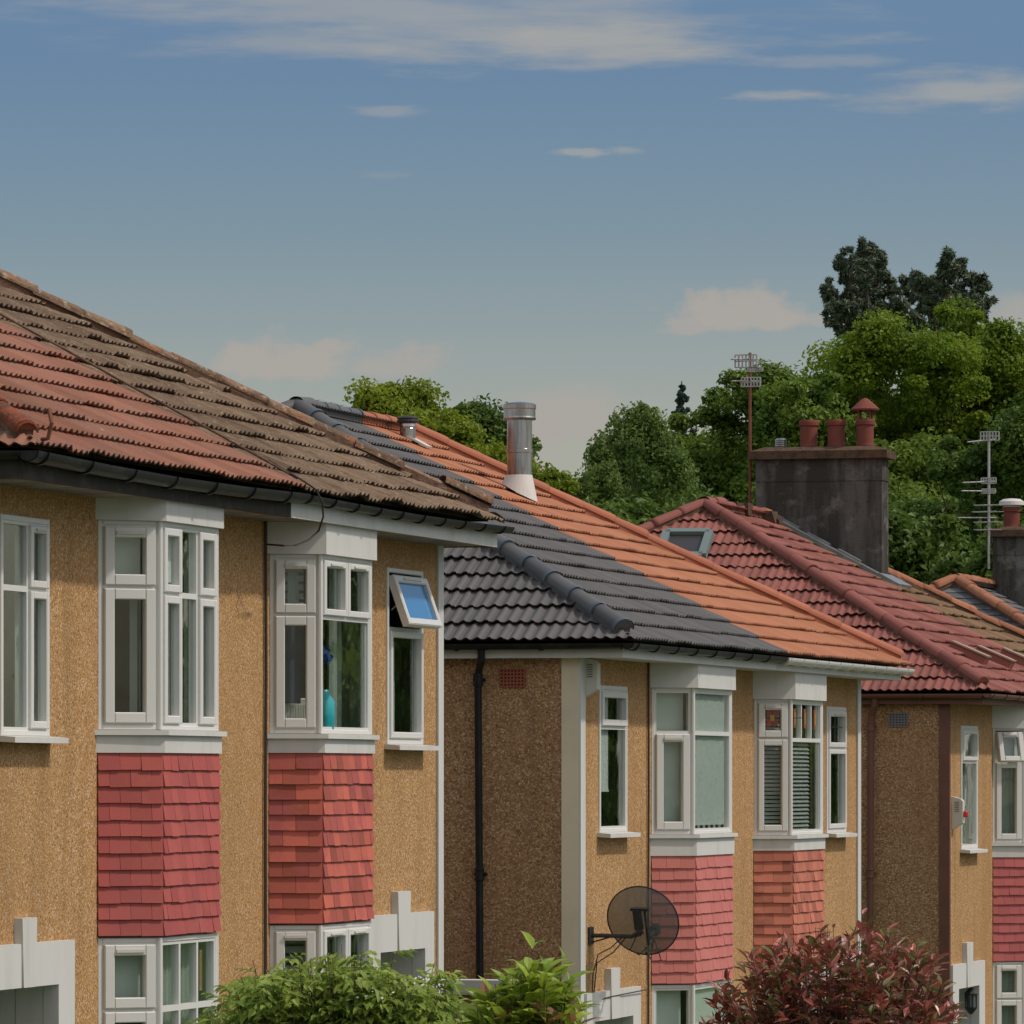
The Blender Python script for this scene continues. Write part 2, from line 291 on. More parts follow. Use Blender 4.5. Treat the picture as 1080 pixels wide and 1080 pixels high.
# ------------------------------------------------------------------ mesh builder
class MB:
    def __init__(s): s.v = []; s.f = []; s.m = []; s.t = []
    def add(s, vs, fs, mi=0, tint=.5):
        o = len(s.v); s.v.extend([tuple(q) for q in vs]); s.f.extend([tuple(i+o for i in f) for f in fs]); s.m.extend([mi]*len(fs)); s.t.extend([tint]*len(fs))
    def hexa(s, c, mi=0, tint=.5):      # 8 corners: bottom loop 0-3, top loop 4-7
        s.add(c, [(0, 3, 2, 1), (4, 5, 6, 7), (0, 1, 5, 4), (1, 2, 6, 5), (2, 3, 7, 6), (3, 0, 4, 7)], mi, tint)
    def box(s, x0, x1, y0, y1, z0, z1, mi=0, tint=.5):
        s.hexa([(x0, y0, z0), (x1, y0, z0), (x1, y1, z0), (x0, y1, z0), (x0, y0, z1), (x1, y0, z1), (x1, y1, z1), (x0, y1, z1)], mi, tint)
    def fbox(s, F, u0, u1, z0, z1, n0, n1, mi=0, tint=.5, ch=0.0):   # box in facet coordinates
        p, u, n = F
        def w(a, b, c): return (p[0]+u[0]*a+n[0]*c, p[1]+u[1]*a+n[1]*c, b)
        if ch <= 0:
            s.hexa([w(u0, z0, n0), w(u1, z0, n0), w(u1, z0, n1), w(u0, z0, n1), w(u0, z1, n0), w(u1, z1, n0), w(u1, z1, n1), w(u0, z1, n1)], mi, tint); return
        a = [w(u0, z0, n0), w(u1, z0, n0), w(u1, z1, n0), w(u0, z1, n0)]
        b = [w(u0, z0, n1-ch), w(u1, z0, n1-ch), w(u1, z1, n1-ch), w(u0, z1, n1-ch)]
        c = [w(u0+ch, z0+ch, n1), w(u1-ch, z0+ch, n1), w(u1-ch, z1-ch, n1), w(u0+ch, z1-ch, n1)]
        vs = a+b+c; fs = [(0, 3, 2, 1), (8, 9, 10, 11)]
        for k in (0, 4):
            for i in range(4): j = (i+1) % 4; fs.append((k+i, k+j, k+4+j, k+4+i))
        s.add(vs, fs, mi, tint)
    def ring(s, F, u0, u1, z0, z1, wd, n0, n1, mi=0, ch=0.0):
        s.fbox(F, u0, u0+wd, z0, z1, n0, n1, mi, ch=ch); s.fbox(F, u1-wd, u1, z0, z1, n0, n1, mi, ch=ch)
        s.fbox(F, u0+wd, u1-wd, z0, z0+wd, n0, n1, mi, ch=ch); s.fbox(F, u0+wd, u1-wd, z1-wd, z1, n0, n1, mi, ch=ch)
    def prism(s, poly, z0, z1, mi=0):
        n = len(poly); vs = [(a, b, z0) for a, b in poly]+[(a, b, z1) for a, b in poly]
        s.add(vs, [tuple(range(n))[::-1], tuple(range(n, 2*n))]+[(i, (i+1) % n, n+(i+1) % n, n+i) for i in range(n)], mi)
    def extr(s, poly, off, mi=0):        # 3-D polygon extruded along a vector
        n = len(poly); off = Vector(off); vs = [Vector(p) for p in poly]; vs += [p+off for p in vs]
        s.add(vs, [tuple(range(n))[::-1], tuple(range(n, 2*n))]+[(i, (i+1) % n, n+(i+1) % n, n+i) for i in range(n)], mi)
    def tube(s, pts, r, n=10, mi=0, cap=True, tint=.5):
        pts = [Vector(p) for p in pts]; rr = r if isinstance(r, (list, tuple)) else [r]*len(pts); o = len(s.v); prev = None
        vs = []
        for i, p in enumerate(pts):
            d = (pts[min(i+1, len(pts)-1)]-pts[max(i-1, 0)]).normalized()
            if prev is None:
                a = Vector((0, 0, 1)) if abs(d.z) < .9 else Vector((1, 0, 0)); x = d.cross(a).normalized()
            else: x = (prev-d*prev.dot(d)).normalized()
            prev = x; y = d.cross(x)
            for k in range(n):
                t = 2*math.pi*k/n; vs.append(p+(x*math.cos(t)+y*math.sin(t))*rr[i])
        fs = []
        for i in range(len(pts)-1):
            for k in range(n): a = i*n+k; b = i*n+(k+1) % n; fs.append((a, b, b+n, a+n))
        if cap: fs.append(tuple(range(n))[::-1]); fs.append(tuple(range((len(pts)-1)*n, len(pts)*n)))
        s.add(vs, fs, mi, tint)
    def lathe(s, c, prof, n=20, mi=0, axis=None):   # prof: (r, z) about a vertical axis through c
        vs = []
        for r, z in prof:
            for k in range(n): t = 2*math.pi*k/n; vs.append((c[0]+r*math.cos(t), c[1]+r*math.sin(t), c[2]+z))
        fs = []
        for i in range(len(prof)-1):
            for k in range(n): a = i*n+k; b = i*n+(k+1) % n; fs.append((a, b, b+n, a+n))
        fs.append(tuple(range(n))[::-1]); fs.append(tuple(range((len(prof)-1)*n, len(prof)*n)))
        s.add(vs, fs, mi)
    def build(s, name, mats, parent=None, smooth=False, bevel=0.0):
        me = bpy.data.meshes.new(name); me.from_pydata(s.v, [], s.f); me.update()
        return link_mesh(name, me, mats, parent, s.m, s.t, smooth)
def link_mesh(name, me, mats, parent, mi=None, tint=None, smooth=False):
    for m in (mats if isinstance(mats, (list, tuple)) else [mats]): me.materials.append(M[m] if isinstance(m, str) else m)
    if mi is not None: me.polygons.foreach_set('material_index', np.array(mi, dtype=np.int32))
    if tint is not None:
        a = me.attributes.new('tint', 'FLOAT', 'FACE'); a.data.foreach_set('value', np.array(tint, dtype=np.float32))
    if smooth: me.polygons.foreach_set('use_smooth', np.ones(len(me.polygons), dtype=bool))
    o = bpy.data.objects.new(name, me); COL.objects.link(o)
    if parent is not None:
        o.parent = parent
        b = parent
        while b.parent: b = b.parent
        if b == parent: o.matrix_parent_inverse = Matrix.Translation(-b.location)
    return o
def tag(o, label, cat, group=None, kind=None):
    if label: o['label'] = label
    if cat: o['category'] = cat
    if group: o['group'] = group
    if kind: o['kind'] = kind
    return o
def empty(name, loc, label, cat, group=None):
    o = bpy.data.objects.new(name, None); COL.objects.link(o); o.location = loc; o.empty_display_size = .3
    return tag(o, label, cat, group)

# ------------------------------------------------------------------ ground
GY = [(-300, 1.0), (0, .6), (42, 0), (59, -.85), (77, -1.15), (95, -1.4), (130, -1.5), (700, -1.5)]
def gz(y):
    for (a, za), (b, zb) in zip(GY, GY[1:]):
        if y <= b: return za+(zb-za)*(y-a)/(b-a)
    return GY[-1][1]
def strip(name, x0, x1, dz, m, ys, label=None):
    mb = MB()
    for a, b in zip(ys, ys[1:]): mb.add([(x0, a, gz(a)+dz), (x1, a, gz(a)+dz), (x1, b, gz(b)+dz), (x0, b, gz(b)+dz)], [(0, 1, 2, 3)])
    return tag(mb.build(name, m), None, None, kind='structure')
YS = [-300, 0]+list(range(10, 140, 6))+[200, 400, 700]
strip('ground', -500, 500, -.02, 'grass', YS)
strip('road', 6.9, 12.2, .0, 'asphalt', YS)
for x0, x1 in ((4.9, 6.75), (12.35, 14.2)):
    mb = MB()
    for a, b in zip(YS, YS[1:]):
        mb.hexa([(x0, a, gz(a)-.1), (x1, a, gz(a)-.1), (x1, b, gz(b)-.1), (x0, b, gz(b)-.1), (x0, a, gz(a)+.11), (x1, a, gz(a)+.11), (x1, b, gz(b)+.11), (x0, b, gz(b)+.11)])
    tag(mb.build('pavement', 'paving'), None, None, kind='structure')
for x0, x1 in ((6.755, 6.9), (12.2, 12.345)):
    mb = MB()
    for a, b in zip(YS, YS[1:]):
        mb.hexa([(x0, a, gz(a)-.1), (x1, a, gz(a)-.1), (x1, b, gz(b)-.1), (x0, b, gz(b)-.1), (x0, a, gz(a)+.12), (x1, a, gz(a)+.12), (x1, b, gz(b)+.12), (x0, b, gz(b)+.12)])
    tag(mb.build('kerb', 'kerb'), None, None, kind='structure')

# ------------------------------------------------------------------ roofs
EX, RX = .55, -4.0            # eave line and ridge line, metres from the facade plane
ROLL = .11
def tile_sheet(ulen, vlen, gauge=.34, T=.043, h=.021, spr=6, seed=0, slate=False, rough=0.0):
    r = np.random.default_rng(seed)
    n = int(round(ulen/ROLL))*spr if not slate else int(ulen/.25)*2
    u = np.linspace(0, ulen, n+1); K = int(math.ceil(vlen/gauge))
    if slate: w = np.zeros_like(u)
    else:
        ph = (u/ROLL) % 1.0; w = h*np.clip(np.cos(2*np.pi*(ph-.5))*1.15+.25, 0, 1)**.8
    V = []; Fc = []; Tn = []; off = 0; nu = len(u); sag = .02*np.sin(u*.9+seed)+.012*np.sin(u*2.3)
    for k in range(K):
        v0 = k*gauge; v1 = min((k+1)*gauge, vlen)+.13
        tile = np.floor(u/.33+(.5 if k % 2 else 0)+1e-6).astype(int); nt = tile.max()+2
        jn = r.normal(0, .004+rough, nt)[tile]; jv = r.normal(0, .004+rough, nt)[tile]; tt = r.random(nt)
        th = .012
        a = np.stack([u, np.full(nu, v0+.10), w+.012], 1); b0 = np.stack([u, np.full(nu, v0)+jv, w+T-th+jn], 1); b = np.stack([u, np.full(nu, v0)+jv, w+T+jn], 1); c = np.stack([u, np.full(nu, v1), w-.004], 1)
        V += [a, b0, b, c]
        i = np.arange(nu-1)
        for q in range(3): Fc.append(np.stack([off+q*nu+i, off+q*nu+i+1, off+(q+1)*nu+i+1, off+(q+1)*nu+i], 1))
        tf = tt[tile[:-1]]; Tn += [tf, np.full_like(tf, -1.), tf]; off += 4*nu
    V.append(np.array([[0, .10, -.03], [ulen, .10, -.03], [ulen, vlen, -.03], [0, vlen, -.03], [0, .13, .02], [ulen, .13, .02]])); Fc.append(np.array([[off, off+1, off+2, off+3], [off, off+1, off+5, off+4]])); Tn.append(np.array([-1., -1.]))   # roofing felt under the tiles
    return np.concatenate(V), np.concatenate(Fc), np.concatenate(Tn)
def roof_slope(name, parent, mat, origin, u, up, ulen, vlen, clips, seed, label=None, **k):
    V, F, T = tile_sheet(ulen, vlen, seed=seed, **k)
    u = Vector(u); up = Vector(up); n = u.cross(up)
    A = np.array([u, up, n]); Wv = V@A+np.array(origin)
    me = bpy.data.meshes.new(name); me.from_pydata(Wv.tolist(), [], F.tolist())
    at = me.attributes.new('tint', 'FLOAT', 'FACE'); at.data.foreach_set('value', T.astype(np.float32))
    bm = bmesh.new(); bm.from_mesh(me)
    for p, nn in clips:
        bmesh.ops.bisect_plane(bm, geom=bm.verts[:]+bm.edges[:]+bm.faces[:], plane_co=p, plane_no=nn, clear_outer=True)
    bm.to_mesh(me); bm.free()
    o = link_mesh(name, me, mat, parent)
    if label: o['label'] = label
    return o
def caps(name, parent, mat, a, b, seg=.42, r=.125, seed=0, collar=None, lump=0., label=None):
    """half-round ridge or hip tiles laid from a (low) to b (high)"""
    rr = random.Random(seed); a = Vector(a); b = Vector(b); d = b-a; L = d.length; d.normalize(); n = max(1, int(L/seg)); seg = L/n
    side = d.cross(Vector((0, 0, 1))).normalized(); up = side.cross(d).normalized()
    mb = MB(); NS = 12
    for i in range(n):
        r0 = r*1.0+rr.gauss(0, .003+lump*.2); r1 = r*.88; jx = rr.gauss(0, .004+lump*.3); jz = rr.gauss(0, .004+lump*.25)
        vs = []
        for q, (t, ra) in enumerate(((i*seg-.015, r0), (i*seg+.05, r0), ((i+1)*seg+.02, r1))):
            c = a+d*t+side*jx+up*jz
            for inner in (0, 1):
                for k in range(NS+1):
                    th = math.pi*(k/NS)*1.1-.05*math.pi; rad = ra-(.02 if inner else 0)+rr.gauss(0, lump*.12)
                    vs.append(c+side*math.cos(th)*rad+up*(math.sin(th)*rad*.82))
        m = 2*(NS+1); fs = []
        for q in range(2):
            for k in range(NS): A = q*m+k; fs.append((A, A+1, A+1+m, A+m))
        for k in range(NS): fs.append((k, k+NS+1, k+NS+2, k+1))
        mb.add(vs, fs, 0, rr.random())
        if i == 0:     # closed lower end
            mb.add([a-d*.01+side*math.cos(math.pi*k/NS)*r0*.97+up*math.sin(math.pi*k/NS)*r0*.8 for k in range(NS+1)], [tuple(range(NS+1))], 0, .3)
        if collar:
            vs = []
            for t in (i*seg-.02, i*seg+.03):
                for k in range(NS+1):
                    th = math.pi*(k/NS)*1.1-.05*math.pi; vs.append(a+d*t+side*math.cos(th)*(r+.008)+up*math.sin(th)*(r+.012)*.82)
            mb.add(vs, [(k, k+1, k+NS+2, k+NS+1) for k in range(NS)], 1)
    # bedding mortar under the caps, filling the sides
    w = r*.80
    mb2 = MB(); mb2.hexa([a-side*w-up*.07, a+side*w-up*.07, b+side*w-up*.07, b-side*w-up*.07, a-side*w+up*.005, a+side*w+up*.005, b+side*w+up*.005, b-side*w+up*.005])
    o = mb.build(name, [mat, collar] if collar else mat, parent, smooth=True)
    if label: o['label'] = label
    mb2.build('mortar_bed', 'bed' if lump else mat, o)
    return o
def gutter(name, parent, mat, p0, p1, r=.058, spacing=.65, start=.2, drop=0., joint=None):
    """half-round gutter with brackets and a union joint; p0->p1 is the gutter axis"""
    p0 = Vector(p0); p1 = Vector(p1); d = (p1-p0); L = d.length; d.normalize(); side = d.cross(Vector((0, 0, 1))).normalized(); up = Vector((0, 0, 1)); mb = MB(); NS = 12
    def arc(t0, t1, ro, ri):
        vs = []
        for t in (t0, t1):
            c = p0+d*t-up*drop*math.sin(math.pi*t/L)
            for rad in (ro, ri):
                for k in range(NS+1):
                    th = math.pi+math.pi*k/NS; vs.append(c+side*math.cos(th)*rad+up*math.sin(th)*rad*.95)
        m = NS+1; fs = []
        for k in range(NS):
            fs += [(k, k+1, 2*m+k+1, 2*m+k), (m+k+1, m+k, 3*m+k, 3*m+k+1), (k, m+k, m+k+1, k+1), (2*m+k, 2*m+k+1, 3*m+k+1, 3*m+k)]
        fs += [(0, 2*m, 3*m, m), (NS, m+NS, 3*m+NS, 2*m+NS)]
        mb.add(vs, fs)
    n = max(1, int(L/1.3))
    for i in range(n): arc(L*i/n, L*(i+1)/n, r, r-.006)
    for tt in (0., L):
        c = p0+d*tt; mb.add([c+side*math.cos(math.pi+math.pi*k/NS)*r+up*math.sin(math.pi+math.pi*k/NS)*r*.95 for k in range(NS+1)], [tuple(range(NS+1))])
    o = mb.build(name, mat, parent, smooth=False)
    def arc2(m2, t):
        nonlocal mb
        mb = m2; arc(t-.018, t+.018, r+.012, r-.001)
    t = start
    while t < L-.1:
        mb = MB(); arc2(mb, t); mb.build('bracket', mat, o)
        t += spacing
    return o

# ------------------------------------------------------------------ windows
def facet(p0, p1):
    u = Vector((p1[0]-p0[0], p1[1]-p0[1])); L = u.length; u /= L
    return ((p0[0], p0[1]), (u.x, u.y), (u.y, -u.x)), L
class Win:
    """collects the frame, the opening sashes and the panes of one window"""
    def __init__(s): s.fr = MB(); s.sa = []; s.gl = MB(); s.ve = []
    def face(s, F, L, z0, z1, cells, border=.035, e0=0.0):
        s.fr.ring(F, 0, L, z0, z1, border, -.07, .0, ch=.006)
        a0, a1, b0, b1 = border, L-border, z0+border, z1-border
        for c in cells:
            u0 = a0+(a1-a0)*c[0]; u1 = a0+(a1-a0)*c[1]; v0 = b0+(b1-b0)*c[2]; v1 = b0+(b1-b0)*c[3]; kind = c[4]
            s.fr.ring(F, u0, u1, v0, v1, .02, -.065, -.008)
            if kind == 'hole': continue
            if kind == 'sash':
                wd = c[5] if len(c) > 5 else .052
                sa = MB(); s.sa.append(sa); sa.ring(F, u0+.012, u1-.012, v0+.012, v1-.012, wd, -.05, .018, ch=.007)
                e = .012+wd
                if len(c) > 6 and c[6]:   # trickle vent on the top rail
                    um = (u0+u1)/2; ve = MB(); s.ve.append(ve); ve.fbox(F, um-(u1-u0)*.26, um+(u1-u0)*.26, v1-.012-wd*.72, v1-.012-wd*.42, .018, .030)
            else: e = .026
            for a, b in ((-.034, -.028),):
                s.gl.fbox(F, u0+e-.01, u1-e+.01, v0+e-.01, v1-e+.01, a, b)
    def build(s, name, parent, glass='glass'):
        o = s.fr.build(name, 'white', parent)
        for q in s.sa: q.build('sash', 'white', o)
        for q in s.ve: q.build('trickle_vent', 'alarm', o)
        if s.gl.v: s.gl.build('pane', glass, o)
        return o
def sheet_blind(parent, F, u0, u1, z0, z1, mat, n=-.13, name='blind', wav=0., bar=False):
    mb = MB(); p, u, nn = F
    if wav:
        N = max(12, int((u1-u0)/.012)); vs = []
        ph = random.random()*6
        for i in range(N+1):
            a = u0+(u1-u0)*i/N; c = n+wav*(math.sin(a*62+ph)+.5*math.sin(a*27+1.3*ph))
            for z in (z0, z1): vs.append((p[0]+u[0]*a+nn[0]*c, p[1]+u[1]*a+nn[1]*c, z))
        mb.add(vs, [(2*i, 2*i+2, 2*i+3, 2*i+1) for i in range(N)])
        o = mb.build(name, mat, parent, smooth=True)
        me = o.data
        return o
    mb.fbox(F, u0, u1, z0, z1, n-.002, n+.002)
    if bar: mb.fbox(F, u0, u1, z0-.02, z0, n-.008, n+.008)
    return mb.build(name, mat, parent)
def slat_blind(parent, F, u0, u1, z0, z1, n=-.13, pitch=.042):
    mb = MB(); z = z0; p, u, nn = F
    while z < z1:
        w = lambda a, b, c: (p[0]+u[0]*a+nn[0]*c, p[1]+u[1]*a+nn[1]*c, b)
        mb.hexa([w(u0, z, n+.012), w(u1, z, n+.012), w(u1, z+.026, n-.012), w(u0, z+.026, n-.012), w(u0, z+.002, n+.012), w(u1, z+.002, n+.012), w(u1, z+.028, n-.012), w(u0, z+.028, n-.012)])
        z += pitch
    return mb.build('slatted_blind', 'slat', parent)
def sill_box(parent, y0, y1, z, depth=.13, th=.035):
    mb = MB(); mb.hexa([(-.02, y0, z-th), (depth, y0, z-th-.008), (depth, y1, z-th-.008), (-.02, y1, z-th), (-.02, y0, z+.006), (depth, y0, z-.006), (depth, y1, z-.006), (-.02, y1, z+.006)])
    return mb.build('sill', 'wpaint', parent)

# ------------------------------------------------------------------ bay with hung tiles
def hung_tiles(parent, pts, z0, z1, courses, mat, seed, label=None, worn=False):
    """pts: bay outline left-to-right; plain tiles hung in courses"""
    r = random.Random(seed); mb = MB(); g = (z1-z0)/courses
    for c in range(courses):
        zb = z0+c*g; zt = zb+g+.02
        wob = r.gauss(0, .002)
        for (a, b) in zip(pts, pts[1:]):
            F, L = facet(a, b); n = max(2, int(round(L/.165))); e = .006
            edges = [-e]+[L*(i+(.5 if c % 2 else 0))/n for i in range(1 if not c % 2 else 0, n) if 0.03 < L*(i+(.5 if c % 2 else 0))/n < L-.03]+[L+e]
            for u0, u1 in zip(edges, edges[1:]):
                dz = r.gauss(0, .0022)+wob; dn = r.gauss(0, .0016); t = r.random(); gp = .0013
                p, u, nn = F
                w = lambda a_, b_, c_: (p[0]+u[0]*a_+nn[0]*c_, p[1]+u[1]*a_+nn[1]*c_, b_)
                s0, s1 = r.gauss(0, .0008), r.gauss(0, .0008)
                mb.hexa([w(u0+gp, zb+dz+s0, .010), w(u1-gp, zb+dz+s1, .010), w(u1-gp, zb+dz+s1, .030+dn), w(u0+gp, zb+dz+s0, .030+dn), w(u0+gp, zt, -.004), w(u1-gp, zt, -.004), w(u1-gp, zt, .010), w(u0+gp, zt, .010)], 0, t)
    o = mb.build('tile_hanging', mat, parent)
    if label: o['label'] = label
    return o
def off_poly(Y0, Ym, Yr, Y1, p, e, ex=None):
    return [(-.05, Y0-e), (0, Y0-e), (p+e, Ym-e*.45), (p+e, Yr+e*.45), (0, Y1+e), (-.05, Y1+e)]
def bay(H, xl, xm, xr, yhat, yfb, yap, ytile, tilemat, upperA, upperB, lowA, lowB, soffit, p=.36, zl0=None, seed=0, courses=11, tlabel=None):
    Y0 = P(xl, 0, 0)[0]; Ym = P(xm, 0, p)[0]; Yr = P(xr, 0, p)[0]; a = Ym-Y0; Y1 = Yr+a
    Z = lambda y: P(xm, y, p)[1]
    zh, zf, za, zt = Z(yhat), Z(yfb), Z(yap), Z(ytile)
    pts = [(0, Y0), (p, Ym), (p, Yr), (0, Y1)]
    zl1 = zt-.012; zl0 = zt-1.45
    facs = [facet(q, w) for q, w in zip(pts, pts[1:])]
    up = Win()
    for (F, L), cells in zip(facs, (upperA, upperB, upperA)): up.face(F, L, zf, zh, cells)
    for q in pts[1:3]: up.fr.tube([(q[0]-.012, q[1], zf+.004), (q[0]-.012, q[1], zh-.004)], .022, 10)
    o = up.build('bay_window', H)
    mb = MB(); mb.prism(off_poly(Y0, Ym, Yr, Y1, p, .045), zh-.004, soffit-.003); mb.build('header_panel', 'wpaint', o)
    mb = MB(); mb.prism(off_poly(Y0, Ym, Yr, Y1, p, .065), zf-.036, zf-.001); mb.build('sill', 'wpaint', o)
    mb = MB(); mb.prism(off_poly(Y0, Ym, Yr, Y1, p, .032), za, zf-.038); mb.build('apron_panel', 'wpaint', o)
    lw = Win()
    for (F, L), cells in zip(facs, (lowA, lowB, lowA)): lw.face(F, L, zl0, zl1, cells)
    for q in pts[1:3]: lw.fr.tube([(q[0]-.012, q[1], zl0+.004), (q[0]-.012, q[1], zl1-.004)], .022, 10)
    o2 = lw.build('bay_window', H)
    mb = MB(); mb.prism(off_poly(Y0, Ym, Yr, Y1, p, .065), zl0-.036, zl0-.001); mb.build('sill', 'wpaint', o2)
    for oo, za_, zb_ in ((o, zf, zh), (o2, zl0, zl1)):
        F, L = facs[2]; sheet_blind(oo, F, .06, L-.05, za_+.04, zb_-.04, 'net_dark', n=-.10, name='curtain', wav=.014)
    g0 = gz((Y0+Y1)/2)
    mb = MB(); mb.prism(off_poly(Y0, Ym, Yr, Y1, p, -.004), zt-.008, za+.002, 0); mb.prism(off_poly(Y0, Ym, Yr, Y1, p, .0), g0-.3, zl0-.038, 1)
    body = mb.build('bay_wall', ['brownplastic', 'pebble'], H)
    th = hung_tiles(body, pts, zt, za-.004, courses, tilemat, seed, tlabel)
    return dict(o=o, o2=o2, facs=facs, z=(zf, zh), zl=(zl0, zl1), Y=(Y0, Ym, Yr, Y1), hole=[(Y0+.06, Y1-.06, zf, zh), (Y0+.06, Y1-.06, zl0, zl1)])

def wall_plate(mb, X, y0, y1, z0, z1, holes, mi, flip=False):
    ys = sorted({y0, y1}|{h[i] for h in holes for i in (0, 1)}); zs = sorted({z0, z1}|{h[i] for h in holes for i in (2, 3)})
    for a, b in zip(ys, ys[1:]):
        for c, d in zip(zs, zs[1:]):
            ym, zm = (a+b)/2, (c+d)/2
            if any(h[0] < ym < h[1] and h[2] < zm < h[3] for h in holes): continue
            q = [(X, a, c), (X, b, c), (X, b, d), (X, a, d)]
            mb.add(q if not flip else q[::-1], [(0, 1, 2, 3)], mi)

def door(H, xk0, xk1, yk, xr, ytop, xo, yo, soff_x=.05, doormat='doorwhite'):
    """white stepped surround with a keystone round a recessed porch; mirrored about the keystone"""
    k0 = P(xk0, 0, soff_x)[0]; k1 = P(xk1, 0, soff_x)[0]; kc = (k0+k1)/2
    r = P(xr, 0, soff_x)[0]-kc; ro = P(xo, 0, soff_x)[0]-kc
    zk = P((xk0+xk1)/2, yk, soff_x)[1]; zt = P(xr, ytop, soff_x)[1]; zo = P(xo, yo, soff_x)[1]; g0 = gz(kc)-.05
    mb = MB(); f = .05; kw = (k1-k0)/2
    for s0, s1 in ((kc-r, kc-ro), (kc+ro, kc+r)): mb.box(-.06, f, s0, s1, g0, zo)
    mb.box(-.06, f, kc-r, kc-kw*.9, zo, zt); mb.box(-.06, f, kc+kw*.9, kc+r, zo, zt)
    mb.extr([(-.06, kc-kw*.8, zo), (-.06, kc+kw*.8, zo), (-.06, kc+kw, zk), (-.06, kc-kw, zk)], (f+.012+.06, 0, 0))
    o = mb.build('door_surround', 'wpaint', H)
    n = MB(); d = -.95                       # porch recess, plastered white
    n.box(d-.08, d, kc-ro-.1, kc+ro+.1, g0, zo+.1); n.box(d, -.063, kc-ro-.1, kc-ro-.004, g0, zo+.1); n.box(d, -.063, kc+ro+.004, kc+ro+.1, g0, zo+.1); n.box(d, -.063, kc-ro-.003, kc+ro+.003, zo+.002, zo+.1)
    n.build('porch_recess', 'wpaint', H)
    w = Win(); F = ((d+.01, kc-ro+.05), (0, 1), (1, 0)); L = 2*ro-.1
    w.face(F, L, g0+.05, zo-.04, [(0, 1, .84, 1, 'fixed'), (0, 1, 0, .84, 'sash', .1)], border=.06)
    dd = w.build('door', H)
    pm = MB(); pm.fbox(F, .2, L-.2, g0+.25, g0+1.0, -.03, -.012, ch=.01); pm.build('door_panel', doormat, dd)
    hm = MB(); hm.tube([(d+.02, kc+ro-.28, g0+1.1), (d+.09, kc+ro-.28, g0+1.1), (d+.09, kc+ro-.40, g0+1.1)], .012, 8); hm.build('handle', 'steel', dd)
    return dict(hole=(kc-ro, kc+ro, g0, zo, 1), kc=kc, ro=ro, zo=zo, g0=g0, zt=zt, zk=zk)

def narrow(H, Y0, Y1, z0, z1, cells, name='narrow_window', glass='glass', surround=.0):
    F = ((.018, Y0), (0, 1), (1, 0)); w = Win(); w.face(F, Y1-Y0, z0, z1, cells, border=.04); o = w.build(name, H, glass)
    s = sill_box(o, Y0-.05, Y1+.06, z0-.002)
    return dict(o=o, F=F, L=Y1-Y0, z=(z0, z1), hole=(Y0+.01, Y1-.01, z0+.005, z1-.005))

def shell(H, Y0, Y1, g0, soff, holes, side_mat='pebble_plum'):
    mb = MB(); B = -8.45; t = .26
    wall_plate(mb, 0, Y0, Y1, g0, soff+.06, holes, 0)
    wall_plate(mb, -t, Y0+t, Y1-t, g0, soff+.06, holes, 2, True)
    for (a, b, c, d) in [h for h in holes if len(h) == 4]:       # reveals
        q = [(0, a, c), (0, b, c), (0, b, d), (0, a, d), (-t, a, c), (-t, b, c), (-t, b, d), (-t, a, d)]
        mb.add(q, [(0, 4, 5, 1), (1, 5, 6, 2), (2, 6, 7, 3), (3, 7, 4, 0)], 2)
    mb.add([(0, Y0, g0), (0, Y0, soff+.06), (B, Y0, soff+.06), (B, Y0, g0)], [(0, 1, 2, 3)], 1)
    mb.add([(0, Y1, g0), (B, Y1, g0), (B, Y1, soff+.06), (0, Y1, soff+.06)], [(0, 1, 2, 3)], 1)
    mb.add([(B, Y0, g0), (B, Y0, soff+.06), (B, Y1, soff+.06), (B, Y1, g0)], [(0, 1, 2, 3)], 1)
    ym = (Y0+Y1)/2
    for a, b in ((Y0+.02, ym-.1), (ym+.1, Y1-.02)):      # floors, ceilings and the back wall of the front rooms
        fl = soff-2.50
        mb.box(-3.6, -t-.005, a, b, fl-.2, fl, 2); mb.box(-3.6, -t-.005, a, b, soff-.02, soff+.05, 2); mb.box(-3.75, -3.605, a, b, g0, soff+.05, 2)
        mb.box(-3.6, -t-.005, a, b, g0-.05, g0+.1, 2)
    mb.box(-3.6, -t-.005, ym-.09, ym+.09, g0, soff+.05, 2)
    return mb.build('wall', ['pebble', side_mat, 'plaster'], H)

